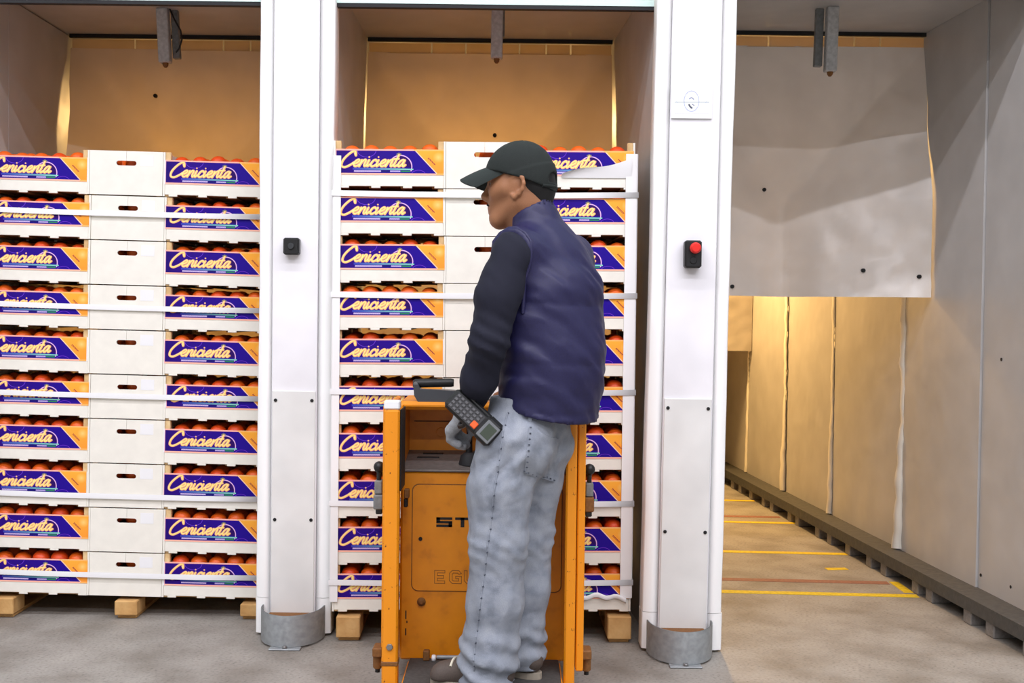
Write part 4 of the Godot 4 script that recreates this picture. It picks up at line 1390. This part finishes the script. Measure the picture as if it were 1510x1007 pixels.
	for s in [-1.0, 1.0]:
		hair.cap(hd(0.013, 0.0, s * 0.059), hd(0.013, -0.045, s * 0.0585), 0.0155, 0.012, 0.01)
	hair.post = func(p: Vector3, d: float) -> float:
		var q := p - HEAD
		var u := q.dot(HF)
		var v := q.y
		var w := absf(q.dot(HL))
		var keep := maxf(u + 0.022 + 0.35 * maxf(0.0, -0.03 - v), -0.098 - v)
		var burn := maxf(maxf(u - 0.028, -0.002 - u), maxf(-0.045 - v, 0.05 - w))
		return maxf(d, minf(keep, burn))
	var hb := MB.new()
	hair.net(0.0055, hb)
	put.call("hair", hb, mat(Color(0.045, 0.038, 0.035), 0.75, M.fine, 20.0))

	# cap: crown with an opening and strap at the back, brim
	var capm := mat(Color(0.105, 0.135, 0.125), 0.85, M.fine, 12.0, noise(0.2, [], 91, 2), 0.06)
	var cr := Field.new()
	cr.cap(hd(-0.014, 0.010), hd(-0.012, 0.016), 0.1035, 0.099, 0.03, HL, 1.17)
	cr.cap(hd(0.022, 0.002), hd(0.022, 0.004), 0.0975, 0.095, 0.05, HL, 1.14)
	cr.cap(hd(-0.02, -0.03), hd(-0.02, -0.03), 0.1005, 0.1005, 0.02, HL, 1.16)
	cr.post = func(p: Vector3, d: float) -> float:
		var q := p - HEAD
		var u := q.dot(HF)
		var w := q.dot(HL)
		d = maxf(d, (-0.010 + 0.30 * u) - q.y - 0.006 * cos(w * 30.0))
		# panel seams: six shallow grooves from the button
		var a := atan2(w, u + 0.004)
		var gr := absf(fposmod(a + PI / 6.0, PI / 3.0) - PI / 6.0) * Vector2(u, w).length()
		d += 0.0012 * exp(-gr * gr / 0.000008)
		# opening above the strap
		var e := Vector3((u + 0.125) / 0.9, (q.y + 0.012) / 0.75, (w - 0.012) / 1.2).length() - 0.035
		d = maxf(d, minf(-e, 0.02) if q.y > -0.022 else d)
		return d
	var cb := MB.new()
	cr.net(0.0042, cb)
	var cap: MeshInstance3D = put.call("cap", cb, capm, "dark green baseball cap")
	var br := []
	for i in 22:
		var tt := -1.0 + 2.0 * i / 21.0
		var row := PackedVector3Array()
		var w := 0.079 * sin(tt * PI / 2 * 0.98)
		var e := sqrt(maxf(0.0, 1.0 - (w / 0.0795) ** 2))
		var u0 := 0.022 + 0.088 * e
		var u1 := 0.052 + 0.150 * pow(e, 0.32)
		for k in [[0.0, 0], [0.25, 0], [0.5, 0], [0.75, 0], [1.0, 0], [1.0, 1], [0.75, 1], [0.5, 1], [0.25, 1], [0.0, 1]]:
			var s: float = k[0]
			var drop := 0.048 * (1.0 - e) * (0.6 + 0.4 * s)
			row.append(hd(lerpf(u0, u1, s), 0.035 - 0.026 * s - 0.012 * s * s * e - drop - 0.0045 * k[1], w))
		br.append(row)
	put.call("brim", MB.new().skin(br), mat(Color(0.15, 0.185, 0.175), 0.85, M.fine, 12.0), "", cap)
	put.call("cap_button", MB.new().ball(hd(-0.004, 0.113), 0.008, 10), capm, "", cap)
	var st := []
	for i in 15:
		var a := PI - 0.75 + 1.5 * i / 14.0
		st.append(hd(-0.014 + cos(a) * 0.1035, -0.034, sin(a) * 0.090))
	put.call("strap", MB.new().tube(st, [0.006], 8), capm, "", cap)

	# --- sweater: sleeves and shoulders
	var navy := mat(Color(0.062, 0.070, 0.155), 0.88, M.fine, 6.0)
	navy.rim_enabled = true; navy.rim = 0.08; navy.rim_tint = 0.9
	var folds := FastNoiseLite.new()
	folds.seed = 4; folds.frequency = 1.0; folds.fractal_octaves = 2
	var sw := Field.new()
	sw.cap(C + Vector3(0, 1.46, 0), LS + LFT * -0.01, 0.085, 0.064, 0.05)
	sw.cap(C + Vector3(0, 1.46, 0), RS, 0.085, 0.064, 0.05)
	sw.chain([LS + Vector3(0.002, -0.005, 0), Vector3(-0.045, 1.36, -3.61), le, Vector3(-0.102, 1.09, -3.655), Vector3(-0.130, 1.005, -3.735)], [0.066, 0.068, 0.061, 0.056, 0.043], 0.03)
	sw.chain([RS, re, Vector3(0.10, 1.09, -4.07)], [0.066, 0.058, 0.042], 0.03)
	sw.cap(Vector3(0.085, 1.55, -3.79), C + Vector3(0, 1.45, 0), 0.064, 0.09, 0.04)
	sw.post = func(p: Vector3, d: float) -> float:
		if absf(d) > 0.03:
			return d
		return d + 0.007 * folds.get_noise_3d(p.x * 9.0 + p.y * 9.0, p.y * 5.0, p.z * 9.0) + 0.004 * exp(-((p.y - 1.21) / 0.07) ** 2) * sin(p.y * 130.0 + p.x * 60.0)
	var sb := MB.new()
	sw.net(0.0085, sb)
	put.call("sweater", sb, navy, "near-black navy sweater sleeves")

	# --- quilted vest
	var vm := mat(Color(0.122, 0.113, 0.30), 0.55, M.fine, 5.0)
	vm.rim_enabled = true; vm.rim = 0.06; vm.rim_tint = 0.9
	var ve := Field.new()
	var V := Vector3(0.122, 0, -3.785)
	ve.cap(V + Vector3(0.0, 0.99, 0), V + Vector3(0.008, 1.17, 0), 0.176, 0.182, 0.05, FWD, 1.12)
	ve.cap(V + Vector3(0.008, 1.17, 0), V + Vector3(-0.004, 1.36, 0), 0.182, 0.180, 0.05, FWD, 1.14)
	ve.cap(V + Vector3(-0.004, 1.36, 0), V + Vector3(-0.022, 1.46, 0), 0.176, 0.130, 0.05, FWD, 1.12)
	ve.cap(C + LFT * 0.165 + Vector3(0.0, 1.492, 0), C - LFT * 0.155 + Vector3(0.0, 1.492, 0), 0.082, 0.078, 0.06)
	ve.cap(Vector3(0.078, 1.585, -3.79), C + Vector3(0.01, 1.48, 0), 0.080, 0.10, 0.05)
	ve.cap(Vector3(0.066, 1.62, -3.79), Vector3(0.050, 1.67, -3.795), 0.076, 0.078, 0.02)
	ve.post = func(p: Vector3, d: float) -> float:
		if d > 0.05:
			return d
		var q := p - V
		var s := -q.dot(FWD)
		var l := q.dot(LFT)
		# quilting seams across, puffed between, and folds running up to the armhole
		if absf(d) < 0.03:
			var yy := p.y + 0.05 * s
			var seam := 0.0
			for y0 in [1.335, 1.145, 0.985]:
				var e: float = yy - y0
				seam += exp(-e * e / 0.00006)
			d += 0.003 * seam * smoothstep(1.5, 1.4, p.y)
			d -= 0.003 * absf(sin((yy - 0.985) * PI / 0.175)) * smoothstep(1.5, 1.35, p.y)
			var g := (p.y - 1.2) * 0.75 - l * 0.66
			var k := folds.get_noise_3d(g * 13.0, (p.y * 0.66 + l * 0.75) * 3.5, s * 4.0)
			d += 0.012 * k * smoothstep(1.56, 1.42, p.y)
			d += 0.0035 * folds.get_noise_3d(g * 34.0 + 7.0, (p.y * 0.66 + l * 0.75) * 9.0, s * 9.0)
		# hem
		d = maxf(d, (0.982 - 0.24 * s) - p.y)
		# armholes
		var lim := 0.205 + clampf((1.30 - p.y) * 0.4, 0.0, 0.12)
		d = maxf(d, (absf(l + (0.0 if l > 0 else 0.0)) - lim))
		# collar: top edge and the neck inside
		if p.y > 1.5:
			d = maxf(d, p.y - (1.648 + 0.55 * (p.x - 0.055)))
			var e := p - Vector3(0.062, 0, -3.793)
			e.y = 0
			d = maxf(d, minf(0.066 - e.length(), p.y - (1.605 + 0.5 * (p.x - 0.055))))
		return d
	var vb := MB.new()
	ve.net(0.0085, vb)
	var vest: MeshInstance3D = put.call("vest", vb, vm, "navy blue quilted sleeveless vest")
	# piped edge round the left armhole
	var ring := []
	for i in 17:
		var y := lerpf(1.30, 1.572, sin(PI * (i / 16.0)))
		var back := 1.0 if i > 8 else -1.0
		var from := Vector3(V.x, y, V.z) + LFT * 0.194 - FWD * back * 0.3
		if absf(i - 8) < 2:
			from = Vector3(V.x, 1.75, V.z) + LFT * 0.194 - FWD * (i - 8) * 0.03 - FWD * 0.0
			ring.append(ve.hit(from, Vector3.DOWN) - Vector3(0, 0.003, 0))
		else:
			var q := ve.hit(from, FWD * back)
			if absf((q - V).dot(FWD)) < 0.25:
				ring.append(q + FWD * back * 0.003)
	put.call("armhole_piping", MB.new().tube(ring, [0.0065], 8), vm, "", vest)

	# --- jeans
	var dn := noise(0.009, [[0.0, Color(0.74, 0.76, 0.79)], [0.45, Color(0.90, 0.91, 0.93)], [1.0, Color(1, 1, 1)]], 97, 4)
	var jm := detail(mat(Color(0.67, 0.69, 0.725), 0.85, dn, 3.0, noise(0.15, [], 98, 2), 0.05), noise(0.08, [[0.0, grey(0.82)], [1.0, grey(1.0)]], 99, 3), 9.0)
	var j := Field.new()
	j.cap(Vector3(0.050, 0.90, -3.787), Vector3(0.056, 1.03, -3.787), 0.132, 0.138, 0.06, FWD, 1.22)
	j.cap(lh - FWD * 0.035 + Vector3(0.012, -0.04, 0), lh - FWD * 0.03 + Vector3(0.012, 0.0, 0), 0.088, 0.092, 0.06)
	j.cap(rh - FWD * 0.012 + Vector3(-0.01, -0.04, 0), rh - FWD * 0.012 + Vector3(-0.01, 0, 0), 0.088, 0.088, 0.06)
	j.chain([Vector3(-0.006, 0.88, -3.72), Vector3(-0.032, 0.74, -3.705), Vector3(-0.038, 0.56, -3.70), Vector3(-0.042, 0.38, -3.695), Vector3(-0.060, 0.22, -3.70), Vector3(-0.066, 0.135, -3.70)], [0.112, 0.102, 0.090, 0.084, 0.088, 0.090], 0.035)
	j.chain([Vector3(0.095, 0.87, -3.865), Vector3(0.074, 0.74, -3.86), Vector3(0.056, 0.56, -3.865), Vector3(0.052, 0.38, -3.865), Vector3(0.036, 0.22, -3.865), Vector3(0.038, 0.135, -3.865)], [0.108, 0.098, 0.087, 0.083, 0.078, 0.084], 0.03)
	j.post = func(p: Vector3, d: float) -> float:
		if absf(d) < 0.04:
			# stacked folds over the shoes, creases behind the knees, soft drape elsewhere
			var low := smoothstep(0.32, 0.16, p.y)
			var ph := p.y * 95.0 + p.x * 28.0 + 3.0 * folds.get_noise_3d(p.x * 6.0, p.y * 3.0, p.z * 6.0)
			d += 0.009 * low * sin(ph)
			var kn := exp(-((p.y - 0.56) / 0.09) ** 2)
			d += 0.0025 * kn * sin(p.y * 120.0 + p.x * 70.0 + 4.0 * folds.get_noise_3d(p.x * 8.0, p.y * 4.0, p.z * 8.0))
			var th := exp(-((p.y - 0.84) / 0.08) ** 2)
			d += 0.005 * th * sin(p.y * 70.0 - p.x * 85.0 + 4.0 * folds.get_noise_3d(p.x * 8.0, p.y * 6.0, p.z * 8.0))
			d += 0.008 * folds.get_noise_3d(p.x * 12.0, p.y * 5.0, p.z * 12.0) + 0.0025 * folds.get_noise_3d(p.x * 45.0, p.y * 32.0, p.z * 45.0)
		d = maxf(d, p.y - 1.03)
		d = maxf(d, 0.112 + 0.02 * (p.x + 0.06) - p.y)
		return d
	var jb := MB.new()
	j.net(0.0085, jb)
	var jeans: MeshInstance3D = put.call("jeans", jb, jm, "faded grey-blue jeans")
	# stitched side seam of the left leg
	var seam := MB.new()
	var sv := MB.new()
	var dark_thread := mat(Color(0.26, 0.28, 0.33), 0.9)
	var last := Vector3.ZERO
	for i in 46:
		var y := lerpf(0.985, 0.17, i / 45.0)
		var ax := lerpf(0.032, -0.060, clampf((0.985 - y) / 0.75, 0.0, 1.0))
		var p := j.hit(Vector3(ax + 0.02, y, -3.70) + Vector3(-0.12, 0, 0.36), Vector3(0.18, 0, -0.98).normalized())
		if i > 0:
			seam.tube([last, p], [0.0028], 6, false)
		if i % 2 == 0:
			sv.box(p + Vector3(0.002, 0, 0.001), Vector3(0.006, 0.004, 0.004), 0.0, Basis(Vector3.BACK, 0.6))
		last = p
	put.call("side_seam", seam, jm, "", jeans)
	put.call("seam_stitches", sv, dark_thread, "", jeans).set_meta("kind", "stuff")
	# back pocket patch on the left seat
	var pk := []
	for r in 9:
		var row := PackedVector3Array()
		var v := r / 8.0
		for c in 9:
			var u := c / 8.0
			var y := lerpf(0.945, 0.80, v) - 0.05 * u
			var x := lerpf(0.055, 0.155, u) - 0.012 * v
			var p := j.hit(Vector3(x, y, -3.40), Vector3(0, 0, -1))
			row.append(p + Vector3(0.001, 0, 0.0035))
		for c in 9:
			row.append(row[8 - c] - Vector3(0.001, 0, 0.006))
		pk.append(row)
	put.call("back_pocket", MB.new().skin(pk), jm, "", jeans)
	var ps := MB.new()
	for c in 9:
		var q: Vector3 = pk[c][0] if c < 9 else pk[8][0]
		ps.box(q + Vector3(0.006, 0, 0.002), Vector3(0.006, 0.003, 0.003))
		ps.box(pk[8][c] + Vector3(0, 0.006, 0.002), Vector3(0.006, 0.003, 0.003), 0.0, Basis(Vector3.BACK, -0.4))
	put.call("pocket_stitches", ps, dark_thread, "", jeans).set_meta("kind", "stuff")
	put.call("belt_loop", bx(j.hit(Vector3(0.06, 0.965, -3.4), Vector3(0, 0, -1)) + Vector3(0, 0, 0.002), Vector3(0.012, 0.05, 0.005), 0.001), jm, "", jeans)

	# --- work glove on the left hand
	var gl := Field.new()
	hand(gl, LW, Vector3(-0.55, -0.62, -0.55), Vector3(0.62, -0.7, -0.1), -1.0, 1.0, 0.0065)
	gl.cap(LW, LW + Vector3(0.012, 0.035, 0.015), 0.036, 0.040, 0.02)
	gl.post = func(p: Vector3, d: float) -> float:
		return d + 0.0025 * folds.get_noise_3d(p.x * 60.0, p.y * 60.0, p.z * 60.0)
	var gb := MB.new()
	gl.net(0.0045, gb)
	put.call("glove", gb, mat(Color(0.66, 0.67, 0.69), 0.9, M.fine, 8.0), "grey cloth work glove")

	# --- shoes
	for s in [0, 1]:
		var an: Vector3 = [Vector3(-0.062, 0.0, -3.70), Vector3(0.042, 0.0, -3.862)][s]
		var fd: Vector3 = [Vector3(-0.90, 0, -0.30), Vector3(-0.75, 0, -0.66)][s]
		fd = fd.normalized()
		var sd := fd.cross(Vector3.UP)
		var f := Field.new()
		f.cap(an - fd * 0.045 + Vector3(0, 0.145, 0), an + fd * 0.03 + Vector3(0, 0.150, 0), 0.042, 0.046, 0.03)
		f.cap(an + fd * 0.02 + Vector3(0, 0.15, 0), an + fd * 0.15 + Vector3(0, 0.128, 0), 0.048, 0.036, 0.03)
		f.cap(an + fd * 0.12 + Vector3(0, 0.122, 0) + sd * 0.015, an + fd * 0.165 + Vector3(0, 0.118, 0) - sd * 0.012, 0.036, 0.030, 0.03)
		f.cap(an + Vector3(0, 0.15, 0), an + Vector3(0, 0.20, 0), 0.045, 0.042, 0.03)
		f.post = func(p: Vector3, d: float) -> float:
			return maxf(maxf(d, 0.107 - p.y), p.y - 0.205)
		var fm := MB.new()
		f.net(0.006, fm)
		var shoe: MeshInstance3D = put.call("shoe", fm, mat(Color(0.36, 0.31, 0.28), 0.7, M.fine, 6.0))
		var sp := PackedVector2Array()
		for k in 28:
			var a := TAU * k / 28.0
			var l := cos(a)
			sp.append(Vector2((0.058 + 0.145 * l), sin(a) * (0.046 - 0.006 * l)))
		var tm := Transform3D(Basis(fd, -sd, Vector3.UP), an)
		put.call("sole", MB.new().prism(sp, 0.0895, 0.110, tm), mat(Color(0.62, 0.58, 0.52), 0.8), "", shoe)
		for q in [0.05, 0.085, 0.12]:
			var c0: Vector3 = an + fd * q + Vector3(0, 0.26, 0)
			var lc := []
			for k in 5:
				var w := (k - 2) * 0.016
				lc.append(f.hit(c0 + sd * w, Vector3.DOWN) + Vector3(0, 0.001, 0))
			put.call("lace", MB.new().tube(lc, [0.0045], 6), mat(Color(0.85, 0.82, 0.74), 0.8), "", shoe)

	# --- wrist terminal, strapped over the glove's cuff
	var tx := Vector3(0.735, -0.675, 0.06).normalized()
	var tz := Vector3(0.02, 0.28, 0.96)
	tz = (tz - tx * tz.dot(tx)).normalized()
	var ty := tz.cross(tx)
	var B := Basis(tx, ty, tz)
	var tm := thing("wrist_terminal", "black wrist-worn keypad computer with grey screen and orange key, on man's left forearm", "handheld computer", Vector3(-0.118, 0.972, -3.635))
	tm.basis = B
	var ho := MB.new()
	ho.box(Vector3(-0.012, 0, -0.006), Vector3(0.172, 0.074, 0.036), 0.010)
	ho.box(Vector3(0.064, 0.0, 0.004), Vector3(0.064, 0.086, 0.044), 0.012)
	ho.box(Vector3(-0.02, 0.034, -0.01), Vector3(0.13, 0.02, 0.03), 0.006)
	part("housing", ho, M.black, tm)
	part("keypad", bx(Vector3(-0.028, -0.004, 0.0125), Vector3(0.115, 0.056, 0.002), 0.001), mat(Color(0.20, 0.20, 0.21), 0.5), tm)
	var kk := mat(Color(0.36, 0.36, 0.37), 0.5)
	var keys := MB.new()
	for a in 7:
		for b in 4:
			if a == 6 and b < 2:
				continue
			keys.box(Vector3(-0.078 + a * 0.0155, -0.024 + b * 0.0135, 0.0145), Vector3(0.0105, 0.009, 0.004), 0.0015)
	part("keys", keys, kk, tm).set_meta("kind", "stuff")
	part("orange_key", bx(Vector3(0.018, -0.018, 0.015), Vector3(0.021, 0.022, 0.006), 0.003), mat(Color(0.93, 0.36, 0.12), 0.45), tm)
	var sc := part("screen_bezel", bx(Vector3(0.065, -0.006, 0.0265), Vector3(0.050, 0.062, 0.004), 0.003), mat(Color(0.40, 0.41, 0.42), 0.4), tm)
	part("screen", bx(Vector3(0.066, -0.006, 0.0285), Vector3(0.034, 0.044, 0.002), 0.0005), mat(Color(0.25, 0.28, 0.24), 0.15), sc)
	var wp := []
	for i in 17:
		var a := TAU * i / 16.0
		wp.append(Vector3(-0.012 + 0.01 * sin(a), cos(a) * 0.046, -0.050 + sin(a) * 0.05))
	part("wrist_strap", MB.new().tube(wp, [0.007], 8, false), M.black, tm)
